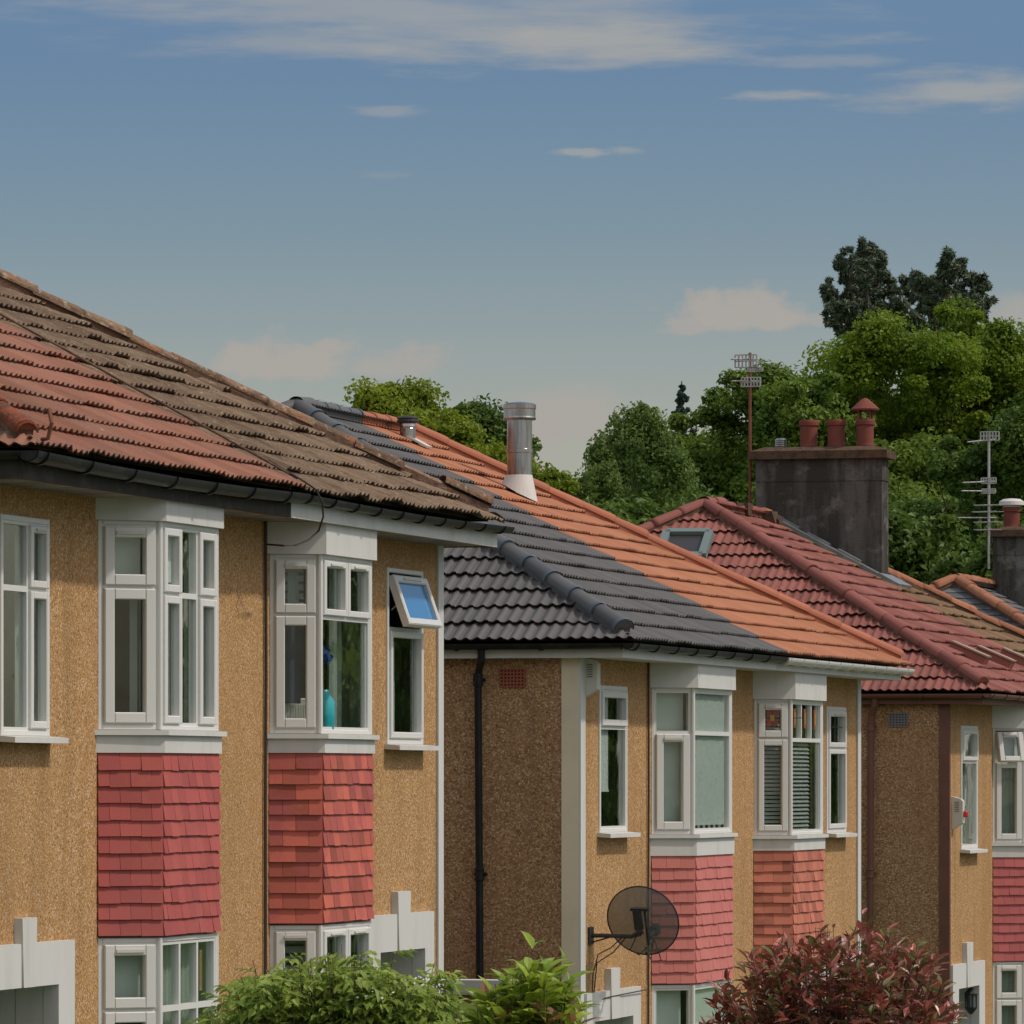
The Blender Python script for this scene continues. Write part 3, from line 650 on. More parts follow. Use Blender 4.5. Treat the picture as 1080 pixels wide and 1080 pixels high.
def hipped_roof(H, Y0, Y1, ze, rise, mats, capmats, seed, ov=.17, ymid=None, capr=.125, ovr=None, roughs=(0, 0), slate=False, collars=(None, None), lumps=(0, 0), labels=(None, None), back=True):
    """mats: (front left half, front right half, left hip end, right hip end)"""
    t = EX-RX; sl = rise/t; n = math.sqrt(1+sl*sl); ym = ymid or (Y0+Y1)/2; a, b = Y0-ov, Y1+(ov if ovr is None else ovr); L = math.hypot(t, rise)
    drop = .045
    up = (-1/n, 0, sl/n); s2 = 1/math.sqrt(2); zo = ze-drop
    hipL = ((EX, a, 0), (-s2, -s2, 0)); hipR = ((EX, b, 0), (-s2, s2, 0))
    kw = dict(slate=slate) if slate else {}
    def lab(i): return labels[i] if labels[i] else None
    if slate: kw.update(gauge=.2, T=.02)
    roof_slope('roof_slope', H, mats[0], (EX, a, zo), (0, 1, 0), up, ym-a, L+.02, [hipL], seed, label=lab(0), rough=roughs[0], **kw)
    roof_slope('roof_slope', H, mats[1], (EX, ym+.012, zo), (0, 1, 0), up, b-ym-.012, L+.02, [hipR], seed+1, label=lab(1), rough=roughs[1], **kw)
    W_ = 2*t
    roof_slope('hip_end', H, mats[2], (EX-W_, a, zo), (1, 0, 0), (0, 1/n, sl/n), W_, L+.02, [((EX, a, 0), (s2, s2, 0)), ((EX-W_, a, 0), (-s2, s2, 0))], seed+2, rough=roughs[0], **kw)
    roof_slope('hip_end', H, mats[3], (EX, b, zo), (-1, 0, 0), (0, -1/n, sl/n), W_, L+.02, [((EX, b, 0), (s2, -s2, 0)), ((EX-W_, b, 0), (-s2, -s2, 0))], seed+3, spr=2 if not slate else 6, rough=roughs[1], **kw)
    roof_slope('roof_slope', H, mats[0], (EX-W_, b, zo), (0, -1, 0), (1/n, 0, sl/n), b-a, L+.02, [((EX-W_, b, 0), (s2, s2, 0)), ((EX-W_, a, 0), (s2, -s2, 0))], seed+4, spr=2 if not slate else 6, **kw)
    zr = ze+rise; cz = .03; hs = .12; yl, yr = a+t, b-t
    caps('hip_cap', H, capmats[0], (EX-hs, a+hs, ze+hs*sl+cz), (RX, yl, zr+cz), r=capr, seed=seed, collar=collars[0], lump=lumps[0])
    caps('hip_cap', H, capmats[1], (EX-hs, b-hs, ze+hs*sl+cz), (RX, yr, zr+cz), r=capr, seed=seed+1, collar=collars[1], lump=lumps[1])
    caps('hip_cap', H, capmats[0], (EX-W_, a, ze+cz), (RX, yl, zr+cz), r=capr, seed=seed+2, collar=collars[0], lump=lumps[0])
    caps('hip_cap', H, capmats[1], (EX-W_, b, ze+cz), (RX, yr, zr+cz), r=capr, seed=seed+3, lump=lumps[1])
    if ym-yl > .3: caps('ridge_cap', H, capmats[0], (RX, ym, zr+cz), (RX, yl-.05, zr+cz+.004), r=capr, seed=seed+4, collar=collars[0], lump=lumps[0])
    if yr-ym > .3: caps('ridge_cap', H, capmats[1], (RX, ym+.02, zr+cz), (RX, yr+.05, zr+cz+.004), r=capr, seed=seed+5, lump=lumps[1])
    return dict(p=(EX, a, ze), n=Vector((sl/n, 0, 1/n)), nh=Vector((0, -sl/n, 1/n)), sl=sl, yl=yl, yr=yr, zr=zr, ym=ym, a=a, b=b)

def eaves(H, Y0, Y1, ze, soff, cols, ov=.17, gut=(None, None, None), joint=None, sp=(.65, .65), gdrop=(0, 0), side=True, rbig=(.058, .058)):
    """cols: fascia colour of the left and right half and of the left side; gut: gutter colours of the same"""
    ym = (Y0+Y1)/2; a, b = Y0-ov, Y1+ov; f0, f1 = .42, .45; ft = ze-.075
    for (y0, y1, c) in ((a+.03, ym-.004, cols[0]), (ym+.004, b-.03, cols[1])):
        mb = MB(); mb.box(f0, f1, y0, y1, soff-.012, ft); mb.build('fascia', c, H)
    mb = MB(); mb.box(.002, f0-.002, a+.05, b-.05, soff-.004, soff+.03); mb.build('soffit', 'soffit' if cols[0] == 'dark_board' else cols[0], H)
    for q0, q1 in ((a+.03, a+.05), (b-.05, b-.03)):
        mb = MB(); mb.box(-8.8, f0-.001, q0, q1, soff-.012, ft); mb.build('fascia', cols[2], H)
    for q0, q1 in ((a+.052, Y0-.002), (Y1+.002, b-.052)):
        mb = MB(); mb.box(-8.5, -.002, q0, q1, soff-.004, soff+.03); mb.build('soffit', cols[2], H)
    gx = f1+.062
    gutter('gutter', H, gut[0], (gx, a-.06, ze-.052), (gx, ym+(joint or 0), ze-.052), spacing=sp[0], drop=gdrop[0], r=rbig[0])
    gutter('gutter', H, gut[1], (gx, ym+.003+(joint or 0), ze-.056), (gx, b+.10, ze-.056), spacing=sp[1], start=.12, drop=gdrop[1], r=rbig[1])
    if side:
        gutter('gutter', H, gut[2], (-8.5, a-.035, ze-.052), (gx-.06, a-.035, ze-.052), spacing=.8)

def downpipe(H, pts, mat, joints, r=.034):
    mb = MB(); mb.tube(pts, r, 14)
    for (p, q) in joints:
        p = Vector(p); mb.lathe((p.x, p.y, p.z), [(r+.002, -.06), (r+.014, -.055), (r+.014, -.035), (r+.006, -.03), (r+.006, .03), (r+.014, .035), (r+.014, .055), (r+.002, .06)], 14)
        mb.box(p.x-.055, p.x+.055, p.y+.02, p.y+.075, p.z-.015, p.z+.015)
    return mb.build('downpipe', mat, H, smooth=False)
def air_brick(H, x0, y0, x1, y1, Y, mat, nx, nz):
    a, zt = Q(x0, y0, Y); b, zb = Q(x1, y1, Y); mb = MB()
    mb.box(a, b, Y-.004, Y+.0, zb, zt, 1)
    for i in range(nx+1):
        u = a+(b-a)*i/nx; mb.box(u-.008, u+.008, Y-.018, Y-.006, zb, zt)
    for k in range(nz+1):
        z = zb+(zt-zb)*k/nz; mb.box(a-.008, b+.008, Y-.017, Y-.005, z-.008, z+.008)
    return mb.build('air_brick', [mat, 'black'], H)

# window layouts: u0,u1 (left-right), v0,v1 (bottom-top), kind, sash rail, trickle vent
sashA = [(0, 1, .70, 1, 'sash', .055, True), (0, 1, 0, .70, 'sash', .055)]
# ================================================================== HOUSE 1 (nearest)
def tilt_sash(parent, F, u0, u1, z0, z1, ang, glass, rail=.052, vent=True, bar=None):
    """a top-hung sash swung outwards about its top edge"""
    p, u, n = F; s = MB(); g = MB(); v = MB()
    s.ring(F, u0, u1, z0, z1, rail, -.05, .018, ch=.01)
    g.fbox(F, u0+rail-.01, u1-rail+.01, z0+rail-.01, z1-rail+.01, -.022, -.014)
    um = (u0+u1)/2; v.fbox(F, um-(u1-u0)*.26, um+(u1-u0)*.26, z1-rail*.72, z1-rail*.42, .018, .030)
    N = Vector((n[0], n[1], 0)); O = Vector((p[0], p[1], 0)); ca, sa = math.cos(ang), math.sin(ang)
    for mb in (s, g, v):
        for i, q in enumerate(mb.v):
            q = Vector(q); d = (q-O).dot(N); h = q.z-z1
            d2 = d*ca-h*sa; h2 = d*sa+h*ca
            q = q+N*(d2-d); q.z = z1+h2; mb.v[i] = tuple(q)
    o = s.build('sash', 'white', parent); g.build('pane', glass, o) if False else g.build('pane', glass, parent)
    if vent: v.build('trickle_vent', 'alarm', parent)
    st = MB()
    for uu in (u0+.02, u1-.02):
        a = O+Vector((u[0], u[1], 0))*uu; zm = z0+(z1-z0)*.45; dd = (z1-zm)*sa
        st.tube([a+Vector((0, 0, zm-.05))+N*-.01, a+N*(dd-.02)+Vector((0, 0, z1-(z1-zm)*ca))], .006, 6)
    st.build('stay', 'steel', parent)
    return o

# ================================================================== HOUSE 1 (nearest)
Y0, Y1 = 36.5, 48.08; ZE, SOF = 5.75, 5.535
H1 = empty('semi_detached_house', (0, (Y0+Y1)/2, gz(42)), 'nearest pebbledashed house pair with half faded red, half weathered brown tiled roof', 'house', 'pairs of semi-detached houses down the street')
RF1 = hipped_roof(H1, Y0, Y1, ZE, 2.47, ('red_roof', 'brown_roof', 'red_roof', 'brown_roof'), ('cap_moss', 'cap_brown'), 21, capr=.080, ovr=-.04, lumps=(.014, .026), roughs=(.002, .006), labels=('faded red painted tile half', 'weathered brown tile half'))
eaves(H1, Y0, Y1, ZE, SOF, ('dark_board', 'wpaint', 'dark_board'), gut=('black', 'black', 'black'), sp=(.9, .62), gdrop=(.03, .02), rbig=(.075, .056), joint=.05)
sw = .055
b1 = bay(H1, 103, 170, 229, 549, 770, 794, 987, 'hung_crimson',
    [(0, 1, .69, 1, 'sash', .075, True), (0, 1, 0, .69, 'sash', .075)],
    [(0, .335, .66, 1, 'sash', .055), (.335, .665, .66, 1, 'fixed'), (.665, 1, .66, 1, 'sash', .055), (0, .335, 0, .66, 'sash', .055), (.335, .665, 0, .66, 'fixed'), (.665, 1, 0, .66, 'sash', .055)],
    [(0, 1, .66, 1, 'sash', .075, True), (0, 1, 0, .66, 'sash', .075)],
    [(0, .333, .66, 1, 'fixed'), (.333, .667, .66, 1, 'fixed'), (.667, 1, .66, 1, 'fixed'), (0, .333, 0, .66, 'fixed'), (.333, .667, 0, .66, 'fixed'), (.667, 1, 0, .66, 'fixed')], SOF, seed=1, tlabel='crimson painted tile hanging')
b2 = bay(H1, 284, 339, 391, 584, 774, 794, 974, 'hung_scarlet',
    [(0, 1, .67, 1, 'sash', .07, True), (0, 1, 0, .67, 'sash', .07)],
    [(0, .5, .66, 1, 'sash', .05, True), (.5, 1, .66, 1, 'sash', .05, True), (0, 1, 0, .66, 'fixed')],
    [(0, 1, .66, 1, 'sash', .07, True), (0, 1, 0, .66, 'sash', .07)],
    [(0, .5, .66, 1, 'sash', .05, True), (.5, 1, .66, 1, 'sash', .05, True), (0, 1, 0, .66, 'fixed')], SOF, seed=2, tlabel='patchy scarlet tile hanging')
zb, zt = P(405, 785, .018)[1], P(408, 598, .018)[1]
n1 = narrow(H1, P(0, 0)[0]-.02, P(50, 0)[0], P(50, 777)[1], P(50, 548)[1], [(0, .56, .68, 1, 'fixed'), (.56, 1, .68, 1, 'sash', .05, True), (0, .56, 0, .68, 'fixed'), (.56, 1, 0, .68, 'sash', .05)])
n2 = narrow(H1, P(407, 0)[0], P(444.5, 0)[0], zb, zt, [(0, 1, 0, .66, 'sash', .05), (0, 1, .66, .97, 'hole')])
d1 = door(H1, 22, 37.5, 968, 79, 991, 62, 1038)
d2 = door(H1, 418.5, 432, 940, 458, 961, 448.5, 1000)
shell(H1, Y0, Y1, gz(42)-.8, SOF, b1['hole']+b2['hole']+[n1['hole'], n2['hole'], d1['hole'], d2['hole']])
# the open sky-tinted top light of the right-hand narrow window
F = n2['F']; hz = n2['z'][0]+(n2['z'][1]-n2['z'][0])*.66
F2 = ((F[0][0]+.02, F[0][1]), F[1], F[2])
tilt_sash(n2['o'], F2, .05, n2['L']-.03, hz+.0, n2['z'][1]-.06, R(19), 'skysheen', rail=.06)
mb = MB(); ya = P(462, 0)[0]; mb.box(.002, .022, Y1-.15, Y1+.012, gz(48)-.5, SOF-.004); mb.box(-.10, .002, Y1+.002, Y1+.012, gz(48)-.5, SOF-.004); mb.build('corner_trim', 'wpaint', H1)
mb = MB(); yc = P(277.5, 0)[0]; mb.tube([(.02, yc, SOF), (.02, yc+.01, 4.4), (.02, yc-.005, 3.4), (.02, yc+.004, gz(43))], .013, 8); mb.build('conduit', 'cable', H1)
mb = MB(); yy = RF1['ym']+.0; t = EX-RX   # mortar fillet along the joint of the two tilings
pts = [Vector((EX-q*t, yy+random.gauss(0, .012), ZE+q*2.47+.035)) for q in np.linspace(0.01, .97, 26)]
mb.tube(pts, .010, 5); mb.build('verge_fillet', 'bed', H1, smooth=True)
# hip iron at the left corner
mb = MB(); q = Vector((EX+.05, Y0-.2, ZE+.02)); mb.tube([q, q+Vector((.06, -.06, .0)), q+Vector((.09, -.07, .10)), q+Vector((.06, -.04, .19)), q+Vector((.02, -.02, .17))], .014, 8); mb.build('hip_iron', 'rust', H1)
# inside the windows
def in_bay(b, which, u0, u1, z0, z1): F, L = b['facs'][which]; za, zb_ = b['z']; return F, u0*L, u1*L, za+(zb_-za)*z0, za+(zb_-za)*z1
sheet_blind(b1['o'], *in_bay(b1, 0, .12, .80, .74, .97), 'blind_white', n=-.16)
sheet_blind(b1['o'], *in_bay(b1, 1, .06, .62, .72, .97), 'blind_white', n=-.16)
for u0, u1 in ((.02, .10), (.16, .24), (.36, .42), (.58, .66), (.74, .80), (.88, .97)): sheet_blind(b1['o'], *in_bay(b1, 1, u0, u1, .02, .93), 'net', n=-.22, name='curtain', wav=.018)
sheet_blind(b1['o'], *in_bay(b1, 0, .84, .97, .02, .95), 'navy', n=-.20, name='curtain', wav=.02)
for q in range(5): sheet_blind(b2['o'], *in_bay(b2, 0, .12, .72, .70+.05*q, .733+.05*q), 'net', n=-.17)
sheet_blind(b2['o'], *in_bay(b2, 0, .12, .68, .17, .66), 'navy', n=-.20, name='curtain', wav=.02)
sheet_blind(b2['o'], *in_bay(b2, 1, .80, .98, .02, .95), 'net', n=-.25, name='curtain', wav=.02)
sheet_blind(b2['o'], *in_bay(b2, 1, .02, .12, .62, .95), 'net', n=-.25, name='curtain', wav=.02)
F, a, b, c, d = in_bay(b2, 0, .08, .9, .05, .20); mb = MB(); mb.fbox(F, a, b, c, d, -.30, -.24, ch=.01)
for i in range(16): u = a+(b-a)*(i+.5)/16; mb.fbox(F, u-.008, u+.008, c+.01, d-.05, -.24, -.228)
mb.build('radiator', 'radiator', H1)
F = n1['F']; sheet_blind(n1['o'], F, .06, .34, n1['z'][0]+.05, n1['z'][1]-.05, 'net', n=-.14, name='curtain', wav=.02)
sheet_blind(n1['o'], F, n1['L']-.36, n1['L']-.05, n1['z'][0]+.05, n1['z'][1]-.05, 'net', n=-.14, name='curtain', wav=.02)
sheet_blind(n2['o'], n2['F'], .62, .92, n2['z'][0]+.05, n2['z'][0]+.85, 'net', n=-.2, name='curtain', wav=.02)
# lower bays: curtains
def in_low(b, which, u0, u1, z0, z1): F, L = b['facs'][which]; za, zb_ = b['zl']; return F, u0*L, u1*L, za+(zb_-za)*z0, za+(zb_-za)*z1
sheet_blind(b1['o2'], *in_low(b1, 0, .08, .9, .70, .98), 'blind_pale', n=-.15)
for u0, u1 in ((.04, .28), (.38, .60), (.70, .95)): sheet_blind(b1['o2'], *in_low(b1, 1, u0, u1, .02, .97), 'net', n=-.17, name='curtain', wav=.022)
for q in range(5): sheet_blind(b2['o2'], *in_low(b2, 0, .1, .85, .70+.05*q, .735+.05*q), 'net', n=-.17)
sheet_blind(b2['o2'], *in_low(b2, 1, .05, .4, .1, .97), 'net', n=-.17, name='curtain', wav=.022)

# ================================================================== HOUSE 2
Y0, Y1 = 52.80, 65.66; ZE, SOF = 4.87, 4.70
H2 = empty('semi_detached_house', (0, (Y0+Y1)/2, gz(59)), 'pebbledashed house pair with half dark grey, half bright orange tiled roof and steel flue', 'house', 'pairs of semi-detached houses down the street')
RF2 = hipped_roof(H2, Y0, Y1, ZE, 2.43, ('grey_roof', 'orange_roof', 'grey_roof', 'orange_roof'), ('cap_grey', 'cap_orange'), 41, capr=.096, collars=('collar', None), labels=('dark grey tile half', 'bright orange tile half'))
eaves(H2, Y0, Y1, ZE, SOF, ('wpaint', 'wpaint', 'wpaint'), gut=('black', 'white', 'black'), sp=(.8, .62), rbig=(.06, .07))
b3 = bay(H2, 687, 732, 771, 725, 880, 902.5, 1037, 'hung_pink',
    [(0, 1, .70, 1, 'fixed'), (0, 1, 0, .70, 'sash', .075, True)], [(0, 1, .70, 1, 'fixed'), (0, 1, 0, .70, 'fixed')],
    [(0, 1, .70, 1, 'fixed'), (0, 1, 0, .70, 'sash', .07)], [(0, 1, .70, 1, 'fixed'), (0, 1, 0, .70, 'fixed')], SOF, seed=3, tlabel='rose pink painted tile hanging')
b4 = bay(H2, 795, 835, 867, 737, 881, 897, 1018, 'hung_orange',
    [(0, 1, .72, 1, 'sash', .07, True), (0, 1, 0, .72, 'sash', .06)], [(0, .333, .71, 1, 'fixed'), (.333, .667, .71, 1, 'fixed'), (.667, 1, .71, 1, 'fixed'), (0, 1, 0, .71, 'fixed')],
    [(0, 1, .72, 1, 'sash', .07, True), (0, 1, 0, .72, 'sash', .06)], [(0, .333, .71, 1, 'fixed'), (.333, .667, .71, 1, 'fixed'), (.667, 1, .71, 1, 'fixed'), (0, 1, 0, .71, 'fixed')], SOF, seed=4, tlabel='orange red tile hanging')
n3 = narrow(H2, P(631, 0)[0], P(660, 0)[0], P(631, 878.5)[1], P(631, 722.5)[1], [(0, 1, .73, 1, 'sash', .06), (0, 1, 0, .73, 'fixed')])
n4 = narrow(H2, P(871, 0)[0], P(891, 0)[0], P(891, 878)[1], P(871, 745)[1], [(0, 1, .68, 1, 'sash', .055, True), (0, 1, 0, .68, 'sash', .05)])
d3 = door(H2, 643.2, 653, 1021, 676, 1040, 668, 1071)
kc2 = Y0+Y1-d3['kc']
def mirror_door(H, d, kc):       # the same surround at the other end of the pair
    mb = MB(); ro, zo, g0 = d['ro'], d['zo'], d['g0']-.1; r = ro+.3; zt, zk = d.get('zt', zo+.4), d.get('zk', zo+.6)
    for s0, s1 in ((kc-r, kc-ro), (kc+ro, kc+r)): mb.box(-.06, .05, s0, s1, g0, zo)
    mb.box(-.06, .05, kc-r, kc-.14, zo, zt); mb.box(-.06, .05, kc+.14, kc+r, zo, zt); mb.box(-.06, .075, kc-.14, kc+.14, zo, zk); mb.build('door_surround', 'wpaint', H)
    w = Win(); w.face(((-.2, kc-ro), (0, 1), (1, 0)), 2*ro, g0+.1, zo, [(0, 1, .8, 1, 'fixed'), (0, 1, 0, .8, 'sash', .1)], border=.06); w.build('door', H)
    return (kc-ro, kc+ro, g0, zo)
h4 = mirror_door(H2, d3, kc2)
shell(H2, Y0, Y1, gz(59)-.8, SOF, b3['hole']+b4['hole']+[n3['hole'], n4['hole'], d3['hole'], h4])
mb = MB(); mb.box(.002, .022, Y0-.012, Y0+.17, gz(53)-.5, SOF-.004, 0); mb.box(-.16, .002, Y0-.012, Y0-.002, gz(53)-.5, SOF-.004, 1); mb.build('corner_band', ['wpaint', 'cream'], H2)
mb = MB(); mb.box(.002, .022, Y1-.16, Y1+.012, gz(65)-.5, SOF-.004); mb.build('corner_trim', 'wpaint', H2)
mb = MB(); yc = P(681.7, 0)[0]; mb.tube([(.02, yc, SOF), (.02, yc+.012, 3.5), (.02, yc-.006, 2.4), (.02, yc+.004, gz(55))], .011, 8); mb.build('conduit', 'cable', H2)
# side wall: downpipe with swan neck, air brick
YP = Y0-.075
def qp(x, y, dy=0): X, Z = Q(x, y, YP+dy); return (X, YP+dy, Z)
downpipe(H2, [qp(507.5, 684, -.10), qp(507.5, 696, -.09), qp(506, 703, -.05), qp(504.2, 712, 0), qp(504.2, 730), qp(505.5, 917), qp(506.4, 1075)], 'black', [(qp(504.2, 717), 0), (qp(505.7, 922), 0)])
air_brick(H2, 527.8, 705.8, 553.3, 724, Y0, 'brick_red', 7, 5)
# inside the windows
sheet_blind(b3['o'], *in_bay(b3, 0, .06, .86, .04, .97), 'blind_pale', n=-.13); sheet_blind(b3['o'], *in_bay(b3, 1, .03, .93, .06, .97), 'blind_pale', n=-.048)
for q in range(6): u = .08+.14*q; sheet_blind(b3['o'], *in_bay(b3, 1, u, u+.06, .03, .06), 'net', n=-.048)
sheet_blind(n3['o'], n3['F'], .02, .52, n3['z'][0]+.40, n3['z'][1]-.06, 'blind_white', n=-.055, bar=True)
F = n3['F']; mb = MB(); mb.fbox(F, .1, n3['L'], n3['z'][0], n3['z'][0]+.36, -.6, -.5); mb.build('cupboard', 'interior_wood', H2)
slat_blind(b4['o'], *in_bay(b4, 0, .08, .92, .03, .97)); slat_blind(b4['o'], *in_bay(b4, 1, .03, .72, .03, .68), n=-.055)
F, a, b, c, d = in_bay(b4, 0, .5, .5, .86, .86); mb = MB()   # leaded flower in the top light
for k in range(4):
    t = math.pi/4+math.pi/2*k; mb.fbox(F, a+.045*math.cos(t)-.028, a+.045*math.cos(t)+.028, c+.045*math.sin(t)*1.5-.035, c+.045*math.sin(t)*1.5+.035, -.026, -.022, 0)
mb.fbox(F, a-.022, a+.022, c-.03, c+.03, -.0215, -.019, 1)
for s in (-1, 1): mb.fbox(F, a+s*.16-.016, a+s*.16+.016, c-.02, c+.02, -.026, -.022, 2)
mb.fbox(F, a-.32, a+.32, c-.004, c+.004, -.0265, -.0235, 2); mb.build('leaded_light', ['redglass', 'gold', 'dkmetal'], b4['o'])
F, L = b4['facs'][1]; za, zb_ = b4['z']
for k in range(3):
    u = L*(.17+.33*k); z = za+(zb_-za)*.86; mb = MB(); mb.fbox(F, u-.05, u+.05, z-.10, z+.10, -.027, -.023, 0); mb.fbox(F, u-.02, u+.02, z-.06, z+.06, -.0225, -.020, 1); mb.build('leaded_light', ['redglass', 'gold'], b4['o'])
F = n4['F']; z = n4['z'][0]+(n4['z'][1]-n4['z'][0])*.84; mb = MB(); mb.fbox(F, .1, n4['L']-.1, z-.005, z+.005, -.0265, -.0235); mb.fbox(F, n4['L']/2-.02, n4['L']/2+.02, z-.15, z+.15, -.0265, -.0235); mb.build('leaded_light', 'dkmetal', n4['o'])
sheet_blind(b3['o2'], *in_low(b3, 0, .06, .8, .3, .98), 'blind_pale', n=-.13); sheet_blind(b3['o2'], *in_low(b3, 1, .05, .95, .3, .98), 'blind_pale', n=-.048)
# steel flue and the small vent on the grey slope
def on_roof(rf, x, y): return ray_plane(x, y, rf['p'], rf['n'])
c = on_roof(RF2, 548, 522); m_ = 6300/((c.x-DX)*-SN+c.y*CS)
hgt = lambda dy: dy/m_
mb = MB(); r = 13.2/m_; zt = c.z+hgt(522-441); zf = c.z+hgt(522-503)
mb.lathe((c.x, c.y, 0), [(r, zf-.15), (r, zt-hgt(37)), (r*1.06, zt-hgt(36.5)), (r*1.06, zt-hgt(33)), (r, zt-hgt(32.5)), (r, zt)], 28)
fl = mb.build('flue', 'steel', H2, smooth=False)
mb = MB(); r2 = 17/m_; mb.lathe((c.x, c.y, zt-.02), [(r*.9, 0), (r2, .0), (r2*1.02, .02), (r2*.99, .035), (r2*.99, hgt(11)), (r2*1.03, hgt(12)), (r2*1.03, hgt(16)), (r2*.9, hgt(17.5)), (r2*.3, hgt(19)), (.01, hgt(19.4))], 28); mb.build('flue_cap', 'steel', fl)
mb = MB(); b0 = c.z-hgt(20); rb = 19/m_
def cone(c, r0, zl, r1, z1, sl):   # flashing cone meeting the roof slope
    vs = []; n = 24
    for k in range(n):
        t = 2*math.pi*k/n; x, y = c.x+r0*math.cos(t), c.y+r0*math.sin(t); vs.append((x, y, RF2['p'][2]+(RF2['p'][0]-x)*sl+.03))
    for k in range(n): t = 2*math.pi*k/n; vs.append((c.x+r1*math.cos(t), c.y+r1*math.sin(t), z1))
    mb.add(vs, [(k, (k+1) % n, n+(k+1) % n, n+k) for k in range(n)])
cone(c, rb, 0, r*1.02, zf+.02, RF2['sl'])
nn = RF2['n']; ud = Vector((-nn.z, 0, nn.x)); yd = Vector((0, 1, 0)); pc = Vector((c.x, c.y, RF2['p'][2]+(RF2['p'][0]-c.x)*RF2['sl']))+nn*.02
mb.build('flashing', 'pale_metal', fl)
c = on_roof(RF2, 430, 463); m_ = 6300/((c.x-DX)*-SN+c.y*CS); mb = MB(); r = 8.3/m_
mb.lathe((c.x, c.y, c.z), [(r, -.1), (r, hgt(11)), (r*.96, hgt(11.5)), (r*1.05, hgt(13)), (r*.95, hgt(17))], 20); fl2 = mb.build('roof_vent', 'steel', H2)
mb = MB(); mb.lathe((c.x, c.y, c.z), [(r*.8, hgt(16)), (r*1.25, hgt(17)), (r*1.4, hgt(19)), (r*1.36, hgt(20)), (r*1.1, hgt(20.5)), (r*1.36, hgt(21)), (r*1.36, hgt(22.3)), (r*.9, hgt(24)), (.01, hgt(24.4))], 20); mb.build('vent_cap', 'dkmetal', fl2)
mb = MB(); pc = c+nn*.02; mb.hexa([pc+ud*a_+yd*b_+nn*h_ for h_ in (0, .02) for a_, b_ in ((-.24, -.08), (-.24, .14), (.0, .14), (.0, -.08))]); mb.build('flashing', 'pale_metal', fl2)

# ================================================================== HOUSE 3
Y0, Y1 = 71.08, 83.6; ZE, SOF = 4.66, 4.50
H3 = empty('semi_detached_house', (0, (Y0+Y1)/2, gz(77)), 'pebbledashed house pair with dull red and mossy brown roof, brown gutters and big sooty chimney', 'house', 'pairs of semi-detached houses down the street')
YM3 = ray_plane(946, 622, (EX, Y0, ZE), (2.47/4.55, 0, 1))[1]; print('YM3', YM3)
RF3 = hipped_roof(H3, Y0, Y1, ZE, 2.47, ('maroon_roof', 'moss_roof', 'maroon_roof', 'moss_roof'), ('cap_maroon', 'cap_rust'), 61, capr=.096, ymid=YM3, lumps=(.008, .02), roughs=(.003, .006), labels=('dull red tile half', 'mossy brown tile half'))
eaves(H3, Y0, Y1, ZE, SOF, ('brownplastic', 'brownplastic', 'brownplastic'), gut=('brownplastic', 'brownplastic', 'brownplastic'), sp=(.9, .9))
yl3 = P(1047, 0)[0]; 
bw = b3['Y']; w_side = bw[1]-bw[0]; w_front = bw[2]-bw[1]
def px_of(X, Y):
    dx = X-DX; xc = dx*CS+Y*SN; zc = -dx*SN+Y*CS; return CX+FPX*xc/zc
xm3 = px_of(.36, yl3+w_side); xr3 = px_of(.36, yl3+w_side+w_front)
b5 = bay(H3, 1047, xm3, xr3, 768, 889, 904, 1013, 'hung_plum',
    [(0, 1, .72, .99, 'hole'), (0, 1, 0, .72, 'sash', .07)], [(0, .5, .70, 1, 'fixed'), (.5, 1, .70, 1, 'fixed'), (0, 1, 0, .70, 'fixed')],
    [(0, 1, .68, 1, 'sash', .07, True), (0, 1, 0, .68, 'sash', .07)], [(0, .5, .68, 1, 'fixed'), (.5, 1, .68, 1, 'fixed'), (0, 1, 0, .68, 'fixed')], SOF, seed=5, tlabel='plum red tile hanging')
bm_ = [Y0+Y1-q for q in b5['Y'][::-1]]
b6 = bay(H3, px_of(0, bm_[0]), px_of(.36, bm_[1]), px_of(.36, bm_[2]), 772, 887, 901, 1000, 'hung_plum', sashA, [(0, 1, .70, 1, 'fixed'), (0, 1, 0, .70, 'fixed')], sashA, [(0, 1, .70, 1, 'fixed'), (0, 1, 0, .70, 'fixed')], SOF, seed=6)
n5 = narrow(H3, P(1013, 0)[0], P(1030, 0)[0], P(1030, 895)[1], P(1013, 765)[1], [(0, 1, .72, 1, 'sash', .05), (0, 1, 0, .72, 'fixed')])
d5 = door(H3, 1019, 1025.6, 994, 1039, 1012.5, 1033, 1039)
h6 = mirror_door(H3, d5, Y0+Y1-d5['kc'])
shell(H3, Y0, Y1, gz(77)-.8, SOF, b5['hole']+b6['hole']+[n5['hole'], d5['hole'], h6])
F, L = b5['facs'][0]; za, zb_ = b5['z']; tilt_sash(b5['o'], ((F[0][0]+.02*F[2][0], F[0][1]+.02*F[2][1]), F[1], F[2]), .045, L-.045, za+(zb_-za)*.70, zb_-.05, R(15), 'glass', rail=.07)
sheet_blind(b5['o'], *in_bay(b5, 0, .05, .95, .72, .97), 'blind_white', n=-.16)
sheet_blind(b5['o'], *in_bay(b5, 0, .15, .80, .02, .70), 'net', n=-.15, name='curtain', wav=.012); sheet_blind(b5['o'], *in_bay(b5, 1, .02, .9, .02, .97), 'net', n=-.15, name='curtain', wav=.012)
sheet_blind(b5['o2'], *in_low(b5, 0, .1, .9, .02, .97), 'net', n=-.15, name='curtain', wav=.012); sheet_blind(b5['o2'], *in_low(b5, 1, .02, .9, .02, .97), 'net', n=-.15, name='curtain', wav=.012)
sheet_blind(n5['o'], n5['F'], .45, n5['L']-.06, n5['z'][0]+.05, n5['z'][1]-.1, 'net', n=-.14, name='curtain', wav=.015)
